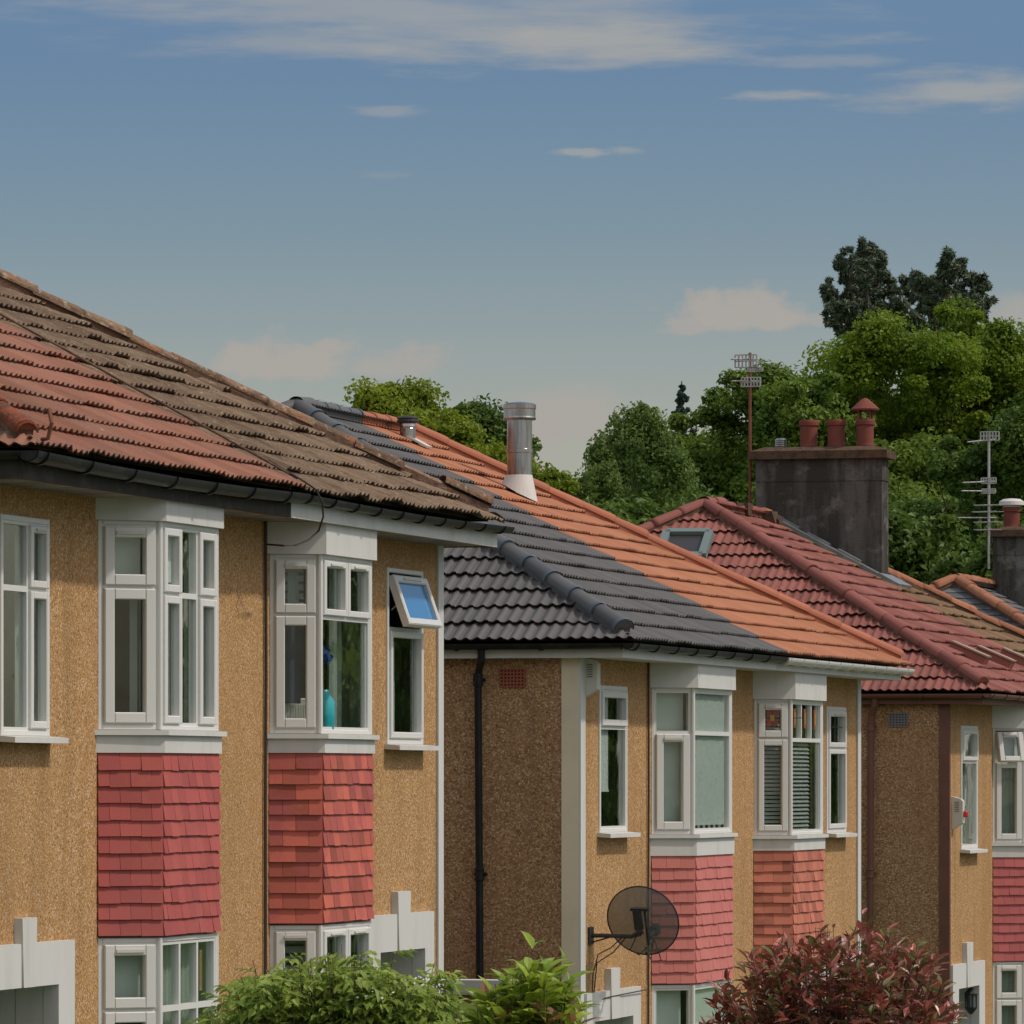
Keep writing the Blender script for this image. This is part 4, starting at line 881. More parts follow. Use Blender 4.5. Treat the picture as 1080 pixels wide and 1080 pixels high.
mb = MB(); mb.box(.002, .02, Y0-.012, Y0+.06, gz(71)-.5, SOF-.004); mb.box(-.11, .002, Y0-.012, Y0-.002, gz(71)-.5, SOF-.004); mb.build('corner_band', 'brownplastic', H3)
YP = Y0-.075
downpipe(H3, [qp(922.5, 736, -.10), qp(922.5, 744, -.08), qp(919.5, 754, -.02), qp(918.5, 764), qp(917.8, 919), qp(917, 1075)], 'brownplastic', [(qp(918.5, 766), 0), (qp(917.8, 921), 0)], r=.040)
air_brick(H3, 938, 752.5, 957, 766, Y0, 'brick_grey', 6, 5)
# chimney astride the party wall
def chimney(H, yf, x0, x1, dy, zb, zt, mat='render_dark'):
    mb = MB(); mb.box(x0, x1, yf, yf+dy, zb, zt)
    for k in range(1): mb.box(x0-.012, x1+.012, yf-.012, yf+dy+.012, zt-.30, zt-.285)
    o = mb.build('chimney', mat, H)
    mb = MB(); mb.prism([(x0-.09, yf-.09), (x1+.09, yf-.09), (x1+.09, yf+dy+.09), (x0-.09, yf+dy+.09)], zt, zt+.11)
    n = 14; vs = []
    mb.hexa([(x0-.07, yf-.07, zt+.11), (x1+.07, yf-.07, zt+.11), (x1+.07, yf+dy+.07, zt+.11), (x0-.07, yf+dy+.07, zt+.11), (x0+.1, yf+.08, zt+.17), (x1-.1, yf+.08, zt+.17), (x1-.1, yf+dy-.08, zt+.17), (x0+.1, yf+dy-.08, zt+.17)])
    mb.build('chimney_slab', 'moss_cap', o)
    return o
def pot(o, x, y, z, h, r, name='chimney_pot', mat='terracotta'):
    mb = MB(); mb.lathe((x, y, z), [(r*1.0, 0), (r*1.02, .05), (r*.98, .08), (r*.98, h-.09), (r*1.12, h-.075), (r*1.14, h-.03), (r*1.08, h), (r*.84, h), (r*.82, h-.25)], 24); return mb.build(name, mat, o, smooth=False)
fr = ray_plane(930, 610, RF3['p'], RF3['n'])      # the near front foot of the stack
yf = fr.y; xf = fr.x; m_ = 6300/((xf-DX)*-SN+yf*CS); xb = Q(797, 520, yf)[0]; zt = Q(930, 483, yf)[1]
dyc = .46
ch = chimney(H3, yf, xb, xf, dyc, ZE-.3, zt)
zs = zt+.14
for px, kind in ((853, 0), (882, 0), (912.5, 1)):
    X = Q(px, 470, yf+.23)[0]; pot(ch, X, yf+.23, zs, .40, .118)
    if kind:
        mb = MB()
        for k in range(4): t = math.pi/4+math.pi/2*k; mb.box(X+.11*math.cos(t)-.012, X+.11*math.cos(t)+.012, yf+.23+.11*math.sin(t)-.012, yf+.23+.11*math.sin(t)+.012, zs+.37, zs+.53)
        mb.lathe((X, yf+.23, zs+.52), [(.19, 0), (.195, .02), (.12, .09), (.05, .15), (.01, .17)], 20); mb.build('chimney_cowl', 'terracotta', ch)
X = Q(823.5, 470, yf+.23)[0]; mb = MB()
prof = [(.06, 0)]
for k in range(6): prof += [(.06, .01+.026*k), (.08, .016+.026*k), (.08, .03+.026*k)]
prof += [(.05, .18)]; mb.lathe((X, yf+.23, zs-.02), prof, 18); mb.build('chimney_terminal', 'steel', ch)
# stepped lead flashing at the foot of the stack and slipped vent tiles
sl = RF3['sl']; nn = RF3['n']; ud = Vector((-nn.z, 0, nn.x)); yd = Vector((0, 1, 0))
def roofpt(rf, x, y, h=0): return Vector((x, y, rf['p'][2]+(rf['p'][0]-x)*rf['sl']))+rf['n']*h
mb = MB(); mb.hexa([roofpt(RF3, x, y, h) for h in (.0, .055) for x, y in ((xb+.25, yf-.34), (xf+.10, yf-.26), (xf+.10, yf-.006), (xb+.25, yf-.006))])
mb.hexa([roofpt(RF3, x, y, h) for h in (.0, .065) for x, y in ((xf-.02, yf-.27), (xf+.26, yf-.27), (xf+.26, yf+dyc+.2), (xf-.02, yf+dyc+.2))])
for k in range(3): x = xb+.3+k*.42; mb.hexa([roofpt(RF3, xx, yy, h) for h in (.05, .085) for xx, yy in ((x, yf-.20), (x+.3, yf-.19), (x+.3, yf-.01), (x, yf-.01))])
mb.build('flashing', 'lead', H3)
for x, y in ((1020, 692), (1047, 696.5), (1073, 698.5)):
    c = on_roof(RF3, x, y); mb = MB()
    mb.hexa([c+ud*a_+yd*b_+nn*h_ for a_, b_, h_ in ((-.25, -.14, .0), (-.25, .14, .0), (.24, .14, .0), (.24, -.14, 0), (-.25, -.12, .12), (-.25, .12, .12), (.24, .12, .075), (.24, -.12, .075))]); o = mb.build('vent_tile', 'cap_maroon', H3)
    mb = MB(); mb.hexa([c+ud*a_+yd*b_+nn*h_ for a_, b_, h_ in ((-.256, -.145, .115), (-.256, .145, .115), (.25, .145, .07), (.25, -.145, .07), (-.256, -.145, .135), (-.256, .145, .135), (.25, .145, .09), (.25, -.145, .09))]); mb.build('vent_tile_lip', 'vent_lip', o)
# broken mortar at the ridge beside the stack
rr = random.Random(5)
for k in range(9):
    mb = MB()
    x = RX+rr.uniform(-.1, .25); y = rr.uniform(RF3['yl']+.1, yf+.4); z = RF3['zr']-abs(x-RX)*sl; s = rr.uniform(.05, .12)
    mb.hexa([(x+a_*s*rr.uniform(.7, 1.3), y+b_*s*1.6*rr.uniform(.7, 1.3), z+h_) for h_ in (-.05, s*1.1) for a_, b_ in ((-1, -1), (1, -1), (1, 1), (-1, 1))])
    mb.build('mortar_lump', 'moss_cap', H3)
# roof light in the left hip end
hp = (EX, RF3['a'], ZE); hn = RF3['nh']
c = [ray_plane(x, y, hp, hn) for x, y in ((696, 590), (741, 591), (749, 566), (704, 566))]
mb = MB()
def framebar(p, q, w, h0, h1):
    d = (q-p).normalized(); s = d.cross(hn).normalized()*w; mb.hexa([p-s+hn*h0, q-s+hn*h0, q+s+hn*h0, p+s+hn*h0, p-s+hn*h1, q-s+hn*h1, q+s+hn*h1, p+s+hn*h1])
for i in range(4): framebar(c[i], c[(i+1) % 4], .05, .0, .10)
rl = mb.build('roof_light', 'skyframe', H3)
mb = MB(); mb.add([q+hn*.05 for q in c], [(0, 1, 2, 3)]); mb.build('pane', 'rooflight_glass', rl)

# ================================================================== HOUSE 4 (roof seen only)
Y0, Y1 = 88.75, 101.4; ZE, SOF = 4.27, 4.10
H4 = empty('semi_detached_house', (0, (Y0+Y1)/2, gz(95)), 'farthest pair of houses with grey slate roof, orange brown ridge tiles and grey rendered chimney', 'house', 'pairs of semi-detached houses down the street')
RF4 = hipped_roof(H4, Y0, Y1, ZE, 2.45, ('slate', 'slate', 'slate', 'slate'), ('cap_rust', 'cap_rust'), 81, capr=.105, slate=True, lumps=(.01, .01))
eaves(H4, Y0, Y1, ZE, SOF, ('wpaint', 'wpaint', 'wpaint'), gut=('black', 'black', 'black'), sp=(.9, .9))
hl = []
for yy in (Y0+.7, Y1-1.7): nw = narrow(H4, yy, yy+1.0, 2.4, 3.8, sashA); hl.append(nw['hole'])
for yy in (Y0+2.9, Y1-5.3):
    bb = bay(H4, px_of(0, yy), px_of(.36, yy+.5), px_of(.36, yy+1.9), 765, 882, 896, 985, 'hung_plum', sashA, [(0, 1, .7, 1, 'fixed'), (0, 1, 0, .7, 'fixed')], sashA, [(0, 1, .7, 1, 'fixed'), (0, 1, 0, .7, 'fixed')], SOF, seed=9); hl += bb['hole']
for kc in (Y0+1.3, Y1-1.3): hl.append(mirror_door(H4, dict(ro=.5, zo=.6, g0=gz(95)), kc))
shell(H4, Y0, Y1, gz(95)-.8, SOF, hl)
yf4 = ray_plane(1084, 640, RF4['p'], RF4['n']).y; x4 = Q(1047, 560, yf4)[0]; zt4 = Q(1060, 566, yf4)[1]
ch4 = chimney(H4, yf4, x4, x4+1.5, .46, ZE, zt4)
X = Q(1067, 540, yf4+.23)[0]; pot(ch4, X, yf4+.23, zt4+.13, .36, .135)
mb = MB(); mb.lathe((X, yf4+.23, zt4+.47), [(.14, 0), (.14, .04), (.21, .05), (.205, .11), (.14, .15), (.05, .16)], 22); mb.build('chimney_cowl', 'pale_metal', ch4)
pot(ch4, X+.5, yf4+.23, zt4+.13, .36, .135)

# ================================================================== things on and between the houses
# satellite dish on house 2
bk = (P(622, 988)); zc_ = bk[1]; yb = bk[0]
SD = empty('satellite_dish', (0, yb, zc_), 'round grey perforated mesh dish on a bracket beside the pink hung tiles', 'satellite dish')
mb = MB(); mb.box(.002, .02, yb-.08, yb+.08, zc_-.07, zc_+.09); mb.tube([(.01, yb, zc_+.01), (.12, yb, zc_+.012), (.40, yb-.02, zc_+.005), (.50, yb-.03, zc_+.06)], .020, 10); mb.tube([(.02, yb, zc_-.05), (.2, yb-.01, zc_+.0)], .008, 6); mb.build('bracket', 'dkmetal', SD)
zcc = 6300/((bk[0])*CS-(0-DX)*-SN*-1) if False else None
depth = (0.5-DX)*-SN+yb*CS; dc = D3(675.5, 974, depth+.03); aim = Vector((.10, .93, .34)).normalized(); sx = aim.cross(Vector((0, 0, 1))).normalized(); sy = sx.cross(aim).normalized()
mb = MB(); n, kr = 48, 8; vs = [dc+aim*-.0]
RXd, RYd = .345, .335
for j in range(1, kr+1):
    for k in range(n):
        t = 2*math.pi*k/n; q = j/kr; vs.append(dc+sx*RXd*q*math.cos(t)+sy*RYd*q*math.sin(t)+aim*(.075*q*q))
fs = [(0, 1+k, 1+(k+1) % n) for k in range(n)]
for j in range(kr-1):
    for k in range(n): a = 1+j*n+k; b = 1+j*n+(k+1) % n; fs.append((a, a+n, b+n, b))
mb.add(vs, fs); mb.build('dish_mesh', 'dish', SD, smooth=True)
mb = MB(); mb.tube([dc+sx*RXd*math.cos(t)+sy*RYd*math.sin(t)+aim*.075 for t in np.linspace(0, 2*math.pi, 49)], .007, 6, cap=False); mb.build('rim', 'dkmetal', SD)
mb = MB(); bo = dc-aim*.05
mb.tube([(.50, yb-.03, zc_+.05), bo+Vector((0, 0, -.10)), bo+Vector((0, 0, .08))], .022, 8)
def obox(c, a, b, d, ha, hb, hd):
    mb.hexa([c+a*i*ha+b*j*hb+d*k*hd for k in (-1, 1) for i, j in ((-1, -1), (1, -1), (1, 1), (-1, 1))])
obox(bo+sx*.0+sy*.06, sx, sy, aim, .035, .10, .03); obox(bo+sy*.16+sx*.03, sx, sy, aim, .09, .012, .02); obox(bo+sx*.075-sy*.02, sx, sy, aim, .010, .17, .012)
mb.build('clamp', 'dkmetal', SD)
mb = MB(); lp = dc+aim*.30-sy*.20; mb.tube([dc-sy*.31+aim*.05, dc-sy*.34+aim*.2, lp-sy*.07], .010, 8); mb.tube([lp, lp-aim*.13], .03, 12); mb.hexa([lp+sx*i*.035+sy*j*.045+aim*k for k in (.0, .10) for i, j in ((-1, -1), (1, -1), (1, 1), (-1, 1))]); mb.build('receiver_arm', 'dkmetal', SD)
mb = MB()
def hang(pts, r=.006): mb.tube(pts, r, 6)
hang([(.30, yb-.01, zc_-.01), (.20, yb, zc_-.10), (.08, yb, zc_-.16), (.035, yb-.02, zc_-.35), (.025, yb-.02, zc_-.60), (.02, yb+.05, zc_-.63)]); hang([(.34, yb-.02, zc_-.01), (.22, yb+.02, zc_-.14), (.06, yb+.03, zc_-.24), (.03, yb+.01, zc_-.60), (.06, yb+.5, zc_-.57), (.08, yb+1.9, zc_-.55)])
hang([bo+Vector((0, 0, -.05)), bo+Vector((-.08, 0, -.22)), bo+Vector((0, 0, -.27)), bo+Vector((.08, 0, -.20))]); hang([bo+Vector((.05, 0, -.18)), bo+Vector((.12, .02, -.33)), bo+Vector((.20, .05, -.32)), lp-sy*.06])
mb.build('cable', 'cable', SD)
# alarm boxes
def alarm(px0, px1, pyt, pyb, label, red=False):
    y, zt = P(px0, pyt, 0.); zb = P(px0, pyb, 0.)[1]
    wx = (px1-px0)/(6300/(DX*SN+y*CS))/CS*.86; o = empty('alarm_box', (0, y, zb), label, 'alarm box', 'alarm boxes')
    mb = MB(); d = wx; y1 = y+.15
    mb.extr([(.003, y, zb), (.003, y, zt), (d*.8, y+.0, zt-.03), (d, y, zt-.06), (d, y, zb+.08)], (0, .13, 0)); mb.build('case', 'alarm', o)
    mb = MB()
    for k in range(6): mb.box(d*.28, d*.68, y-.004, y-.0005, zt-.075-.022*k, zt-.065-.022*k)
    mb.build('louvre', 'lead', o)
    if red: mb = MB(); mb.lathe((d+.02, y+.06, zb+.18), [(.02, -.03), (.035, -.02), (.035, .03), (.015, .05)], 12); mb.build('strobe_lamp', 'redlamp', o)
    return o
alarm(615, 632, 693, 736, 'pale alarm box high on the wall beside the cream corner band')
alarm(1003.5, 1017, 840, 875, 'pale alarm box with a red lamp beside the brown corner band', True)
# wall lantern in the porch of house 3
kc, ro, zo = d5['kc'], d5['ro'], d5['zo']; yL = kc+ro-.16; c = Vector((.02, yL, Q(1024, 1055, yL)[1]))
X = Q(1024, 1055, yL)[0]; WL = empty('wall_lantern', (X, yL, c.z), 'small black lantern on the white wall of a porch', 'lantern')
mb = MB(); mb.lathe((X, yL, c.z), [(.02, -.17), (.035, -.15), (.075, -.10), (.08, -.085), (.06, -.08)], 8); mb.lathe((X, yL, c.z), [(.085, .07), (.09, .085), (.05, .12), (.045, .14), (.02, .15), (.025, .17), (.008, .20)], 8)
for k in range(6): t = math.pi/3*k; mb.box(X+.07*math.cos(t)-.006, X+.07*math.cos(t)+.006, yL+.07*math.sin(t)-.006, yL+.07*math.sin(t)+.006, c.z-.085, c.z+.075)
mb.tube([(X, yL, c.z+.10), (X, yL+.08, c.z+.14), (X, yL+.16, c.z+.05)], .012, 8); mb.build('lantern_frame', 'dkmetal', WL)
mb = MB(); mb.lathe((X, yL, c.z), [(.055, -.085), (.065, .07)], 8); mb.build('lantern_glass', 'lampglass', WL)
# loose cable under the eaves of house 1
pts = []
for x, y, X in ((283, 491, .35), (318, 506, .55), (333, 516, .60), (340, 530, .60), (341, 545, .58), (336, 560, .50), (326, 569, .46), (312, 575, .42), (300, 575.5, .36), (279, 574, .10)):
    if X == .35: q = on_roof(RF1, x, y)+Vector((0, 0, .04)); pts.append(q)
    else: Y, Z = P(x, y, X); pts.append(Vector((X, Y, Z)))
mb = MB(); mb.tube(pts, .0075, 6); tag(mb.build('loose_cable', 'cable'), 'thin black cable drooping from the gutter across a white panel', 'cable')
# vase in the window of house 1
F, L = b2['facs'][1]; za, zb_ = b2['z']; vp = Vector((F[0][0]-.09, F[0][1]+.34, za+.0)); VA = empty('vase', vp, 'teal vase of blue flowers standing inside the bay window', 'vase')
mb = MB(); mb.lathe(vp, [(.05, 0), (.085, .03), (.095, .15), (.09, .25), (.05, .31), (.055, .34)], 20); mb.build('vase_body', 'teal', VA, smooth=True)
mb = MB(); rr = random.Random(3)
for k in range(70):
    v = Vector((rr.gauss(0, 1), rr.gauss(0, 1), rr.gauss(0, 1))).normalized()*rr.uniform(.03, .085); q = vp+Vector((0, .01, .60))+v; a = Vector((rr.gauss(0, 1), rr.gauss(0, 1), rr.gauss(0, 1))).normalized()*.022; b = a.cross(v).normalized()*.022
    mb.add([q-a, q-b, q+a, q+b], [(0, 1, 2, 3)], 0, rr.random())
fo = mb.build('flower', 'blueflower', VA); mb = MB(); mb.tube([vp+Vector((0, 0, .3)), vp+Vector((0, .01, .55))], .008, 6); mb.build('flower_stem', 'leaf_mid', VA)
# passage wall between houses 1 and 2
yw = 51.2; xr_, zt_ = Q(545, 1034, yw); xl_ = -6.0; zb2 = zt_-.13
GW = empty('passage_wall', (xr_-1, yw, gz(yw)), 'rendered wall with white coping closing the passage between two houses', 'wall')
mb = MB(); mb.box(xl_, xr_, yw, yw+.2, gz(yw)-.3, zb2); mb.build('wall_body', 'brick', GW); mb = MB(); mb.box(xl_, xr_+.05, yw-.05, yw+.25, zb2+.001, zt_); mb.build('coping', 'wpaint', GW)
# aerials
def aerial(base, top, label, mat, heads, boxes):
    o = empty('tv_aerial', base, label, 'aerial', 'aerials on the chimneys'); b = Vector(base); mb = MB(); mb.tube([b, (b.x, b.y, top)], .021, 8); mb.build('mast', mat, o)
    for z, L0, n, span, dirx in heads:      # yagi: boom along dirx with cross rods
        mb = MB(); d = Vector(dirx).normalized(); s = d.cross(Vector((0, 0, 1))).normalized(); mb.tube([Vector((b.x, b.y, z))-d*.12, Vector((b.x, b.y, z))+d*L0], .012, 6)
        for k in range(n):
            q = Vector((b.x, b.y, z))+d*(L0*k/max(1, n-1)); mb.tube([q-s*span*(1-.3*k/n), q+s*span*(1-.3*k/n)], .007, 5)
        mb.build('antenna', 'aerial', o)
    for z, w, h, dx in boxes:     # grid reflector
        mb = MB(); q = Vector((b.x+dx, b.y-.03, z)); m = 6
        for k in range(m+1): x = q.x-w/2+w*k/m; mb.box(x-.009, x+.009, q.y-.012, q.y+.012, z-h/2, z+h/2)
        for k in (0, 1, 2): zz = z-h/2+h*k/2; mb.box(q.x-w/2, q.x+w/2, q.y-.010, q.y+.010, zz-.008, zz+.008)
        mb.build('reflector_grid', 'aerial', o)
    return o
y5 = yf+.1; X, zb_ = Q(791, 535, y5); zz = lambda y: Q(791, y, y5)[1]; sc = 1/77.
aerial((X, y5, zb_), zz(372), 'tall rusty mast with grid aerials beside the big sooty chimney', 'rust', [(zz(379), .25, 4, .10, (-1, -.4, 0)), (zz(402), .25, 4, .10, (-1, -.4, 0))], [(zz(381), .30, .17, -.05), (zz(403), .26, .12, .02), (zz(390), .2, .05, .08)])
y6 = yf4-.1; X, zb_ = Q(1043, 600, y6); zz = lambda y: Q(1043, y, y6)[1]
aerial((X, y6, zb_), zz(456), 'slim grey mast with several comb aerials beside the grey rendered chimney', 'aerial', [(zz(464), .36, 3, .05, (-1, -.5, -.12)), (zz(508), .44, 5, .05, (-1, -.5, -.05)), (zz(518), .46, 5, .05, (-1, -.5, 0)), (zz(546), .50, 2, .05, (-1, -.3, 0)), (zz(533), .18, 3, .24, (-.25, -1, .0)), (zz(540), .18, 2, .26, (-.25, -1, 0)), (zz(551), .18, 3, .24, (-.25, -1, .0)), (zz(559), .18, 2, .22, (-.25, -1, 0))], [(zz(460), .30, .14, .02), (zz(507), .24, .09, .0), (zz(518), .22, .07, .0)])
# ================================================================== trees
def leaf_cloud(centers, radii, n_per, size, seed, wide=.66, up=.35, squash=.8, shell=.55):
    """many leaf-sized faces through a set of clumps; returns verts, faces, tint"""
    r = np.random.default_rng(seed); C = np.repeat(np.array(centers), n_per, 0); Rr = np.repeat(np.array(radii), n_per); n = len(C)
    d = r.normal(size=(n, 3)); d /= np.linalg.norm(d, axis=1)[:, None]; q = r.random(n)**shell
    pos = C+d*(Rr*q)[:, None]*np.array([1, 1, squash])
    nrm = d*.55+r.normal(size=(n, 3))*.6+np.array([0, 0, up]); nrm /= np.linalg.norm(nrm, axis=1)[:, None]
    a = np.cross(nrm, r.normal(size=(n, 3))); a /= np.linalg.norm(a, axis=1)[:, None]; b = np.cross(nrm, a)
    s = size*(.6+.8*r.random(n)); L = a*s[:, None]; Wd = b*(s*wide)[:, None]; fold = nrm*(s*.12)[:, None]
    V = np.stack([pos-L*.5, pos+Wd*.5-L*.05+fold, pos+L*.5-nrm*(s*.1)[:, None], pos-Wd*.5-L*.05+fold], 1).reshape(-1, 3)
    F = np.arange(4*n).reshape(-1, 4); return V, F, r.random(n)
def leaf_mesh(name, parent, V, F, T, mat):
    me = bpy.data.meshes.new(name); me.from_pydata(V.tolist(), [], F.tolist()); me.update(); return link_mesh(name, me, mat, parent, tint=T)
def crown_points(c, rad, n, seed, top=True, low=-.9):
    r = random.Random(seed); pts = []
    while len(pts) < n:
        v = Vector((r.gauss(0, 1), r.gauss(0, 1), r.gauss(0, 1))).normalized()
        if v.z < low: continue
        k_ = r.random(); q = r.uniform(.6, 1.0) if k_ < .66 else (r.uniform(1.0, 1.24) if k_ < .84 else r.uniform(.2, .7))
        pts.append(Vector((c.x+v.x*rad[0]*q, c.y+v.y*rad[1]*q, c.z+v.z*rad[2]*q)))
    return pts
def broad_tree(label, zc, lobes, leafmat_, nclump, n_per, leaf, clump_r, seed, group='broadleaf trees behind the houses', trunk_x=None, name='broadleaf_tree', squash=.7, up=.6):
    """lobes: (px, py, rx_px, ry_px) of the crown at distance zc"""
    m = FPX/zc; cs = []; rs = []; rr = random.Random(seed); tot = sum(l[2]*l[3] for l in lobes)
    for i, (x, y, rx, ry) in enumerate(lobes):
        c = D3(x, y, zc+rr.uniform(-1, 1)*.02*zc); k = max(3, int(nclump*rx*ry/tot)); rad = (rx/m, rx/m*.9, ry/m)
        for q in crown_points(c, rad, k, seed*31+i): cs.append(q); far = Vector(((q.x-c.x)/rad[0], (q.y-c.y)/rad[1], (q.z-c.z)/rad[2])).length > 1.0; rs.append(clump_r*(rr.uniform(.3, .6) if far else rr.uniform(.55, 1.2)))
    tx = trunk_x or sum(l[0]*l[2] for l in lobes)/sum(l[2] for l in lobes)
    b = D3(tx, 820, zc); b.z = gz(b.y)
    o = empty(name, b, label, 'tree', group)
    V, F, T = leaf_cloud(cs, rs, n_per, leaf, seed, squash=squash, up=up)
    # tint runs by clump as well as by leaf
    ct = np.repeat(np.random.default_rng(seed).random(len(cs)), n_per); T = np.clip(.6*ct+.4*T, 0, 1)
    leaf_mesh('crown', o, V, F, T, leafmat_)
    zmid = sum(p.z for p in cs)/len(cs); mb = MB(); tr = .0011*zc+.12
    top = Vector((b.x, b.y, zmid)); fork = b.lerp(top, .55); mb.tube([b-Vector((0, 0, .3)), b.lerp(top, .3)+Vector((.1, 0, 0)), fork, top+Vector((.2, .1, 0))], [tr*1.25, tr, tr*.8, tr*.15], 10)
    for q in cs[::max(1, len(cs)//26)]: mb.tube([fork.lerp(top, rr.random()*.7), fork.lerp(q, .5)+Vector((0, 0, .3)), q], [tr*.22, tr*.12, tr*.04], 6)
    mb.build('trunk', 'bark', o, smooth=True); return o
broad_tree('large bright yellow-green tree filling the right side above the big chimney', 200, [(955, 392, 70, 58), (1010, 375, 60, 46), (1062, 392, 40, 46), (1030, 430, 80, 72), (888, 408, 46, 44), (868, 440, 40, 42), (920, 370, 38, 32), (905, 460, 62, 52), (985, 500, 100, 78), (1085, 470, 64, 100), (900, 520, 50, 50)], 'leaf_maple', 430, 470, .15, .85, 1)
broad_tree('bright lime-green tree rising just behind the orange ridge', 150, [(420, 440, 38, 34), (470, 470, 44, 34), (520, 500, 50, 32), (565, 520, 34, 26), (398, 432, 20, 22), (430, 510, 56, 60), (510, 560, 64, 54)], 'leaf_lime', 250, 300, .14, .58, 2)
broad_tree('dull dark green round tree between the lime tree and the steel flue', 185, [(505, 455, 28, 26), (533, 462, 24, 26), (485, 462, 22, 22)], 'leaf_dark', 60, 240, .18, .7, 3)
broad_tree('slender pale birch with drooping branches left of the other trees', 165, [(672, 460, 24, 28), (655, 490, 34, 36), (630, 520, 26, 30), (690, 500, 34, 40), (660, 535, 50, 36), (700, 540, 46, 30)], 'leaf_birch', 190, 240, .115, .46, 4, squash=1.3, up=0.)
broad_tree('mid-green spreading tree behind the rusty aerial mast', 180, [(735, 470, 36, 26), (785, 440, 36, 44), (815, 410, 20, 22), (755, 510, 60, 40), (825, 470, 44, 46), (720, 520, 50, 40), (800, 520, 50, 40)], 'leaf_mid', 200, 300, .16, .75, 5)
broad_tree('dark green tree standing low behind the three chimney pots', 172, [(850, 440, 40, 40), (890, 480, 46, 40), (960, 560, 60, 50), (840, 500, 60, 40), (930, 520, 50, 50), (960, 500, 40, 50)], 'leaf_mid', 170, 300, .16, .75, 6)
broad_tree('deep green tree low at the right edge beyond the comb aerial', 160, [(1040, 500, 50, 40), (1075, 540, 46, 66), (1000, 570, 60, 46), (1090, 470, 40, 50)], 'leaf_dark', 190, 290, .15, .7, 7)
broad_tree('dark thicket tree filling the gap low between the two chimneys', 150, [(960, 600, 60, 50), (1010, 620, 50, 40), (900, 580, 50, 40), (1060, 610, 40, 50), (700, 570, 60, 34), (760, 560, 50, 40), (640, 560, 36, 30)], 'leaf_dark', 150, 160, .22, .9, 9)
# conifer tip
zc = 190; o = empty('conifer_tree', D3(719, 820, zc), 'bluish conifer whose thin spire shows above the spreading tree', 'tree'); b = o.location; b.z = gz(b.y); o.location = b
tipz = D3(719, 402, zc).z; mb = MB(); mb.tube([(b.x, b.y, b.z), (b.x, b.y, tipz)], [.3, .02], 8); mb.build('trunk', 'bark', o); cs = []; rs = []; rr = random.Random(8)
for k in range(460):
    t = rr.random()**.85*.98+.02; z = tipz-t*7.0; rad = .02+t*2.3*(.7+.3*rr.random()); a = rr.random()*6.28; q = rr.uniform(.15, 1); cs.append((b.x+rad*q*math.cos(a), b.y+rad*q*math.sin(a), z-.18*q*rad)); rs.append(.05+.20*t)
V, F, T = leaf_cloud(cs, rs, 30, .13, 8, squash=.45); leaf_mesh('crown', o, V, F, T, 'leaf_blue')
# dark pines behind the maple
def pine(label, zc, spots, seed, trunk):
    m = FPX/zc; b = D3(trunk, 820, zc); b.z = gz(b.y); o = empty('pine_tree', b, label, 'tree', 'dark pines on the skyline'); rr = random.Random(seed); cs = []; rs = []; mb = MB(); heart = D3(trunk, 372, zc)
    mb.tube([b, heart], [.5, .28], 8)
    for x, y, rp_ in spots:
        e = D3(x, y, zc+rr.uniform(-2.5, 2.5)); mid = heart.lerp(e, .5)+Vector((0, 0, -.3)); mb.tube([heart, mid, e], [.16, .09, .03], 6)
        for k in range(15):
            v = Vector((rr.gauss(0, 1), rr.gauss(0, 1), rr.gauss(0, 1))).normalized()*rr.uniform(.3, 1.15)*rp_/m; v.z *= 1.25; cs.append(e+v*1.1); rs.append(rp_/m*.27*rr.uniform(.6, 1.4))
            if k < 6: q = mid.lerp(e, rr.random()); cs.append(q+v*.45); rs.append(rp_/m*.26)
    mb.build('trunk', 'bark', o, smooth=True)
    V, F, T = leaf_cloud(cs, rs, 80, .34, seed, squash=1.15, up=.1, wide=.2); 
    leaf_mesh('crown', o, V, F, T, 'leaf_pine'); return o
pine('dark pine with upright tufted branches at the left of the skyline pair', 230, [(893, 277, 10), (912, 268, 11), (929, 281, 9), (877, 308, 10), (886, 322, 12), (905, 300, 12), (922, 306, 13), (936, 300, 11), (876, 334, 10), (900, 335, 14), (925, 332, 15), (950, 318, 13), (945, 340, 14), (895, 290, 8), (960, 305, 12), (915, 285, 8)], 12, 915)
pine('dark pine with a broken gappy crown at the right of the skyline pair', 226, [(1000, 275, 9), (1012, 283, 9), (996, 290, 11), (1018, 300, 12), (985, 302, 11), (1033, 298, 9), (1037, 318, 11), (1005, 315, 13), (975, 320, 11), (1020, 325, 12), (985, 335, 13), (970, 300, 8), (1030, 330, 10), (960, 335, 12)], 13, 998)
# trees across the street, mirrored in the window panes
ta = broad_tree('tall green street tree beyond the right edge, mirrored in the panes', 95, [(2080, 560, 420, 330), (1900, 680, 260, 200), (2300, 640, 260, 220)], 'leaf_mid', 160, 60, .5, 1.6, 20, group='trees across the street')
for dx, dy, s in ((1.5, 16, .9), (-1, 33, 1.05), (3, 50, 1.0), (2, -18, .8), (14, 5, 1.1), (9, -42, 1.0)):
    c = ta.copy(); COL.objects.link(c); c.location = ta.location+Vector((dx, dy, 0)); c.scale = (s, s, s); c.location.z = gz(c.location.y)
    for ch_ in ta.children: k = ch_.copy(); COL.objects.link(k); k.parent = c

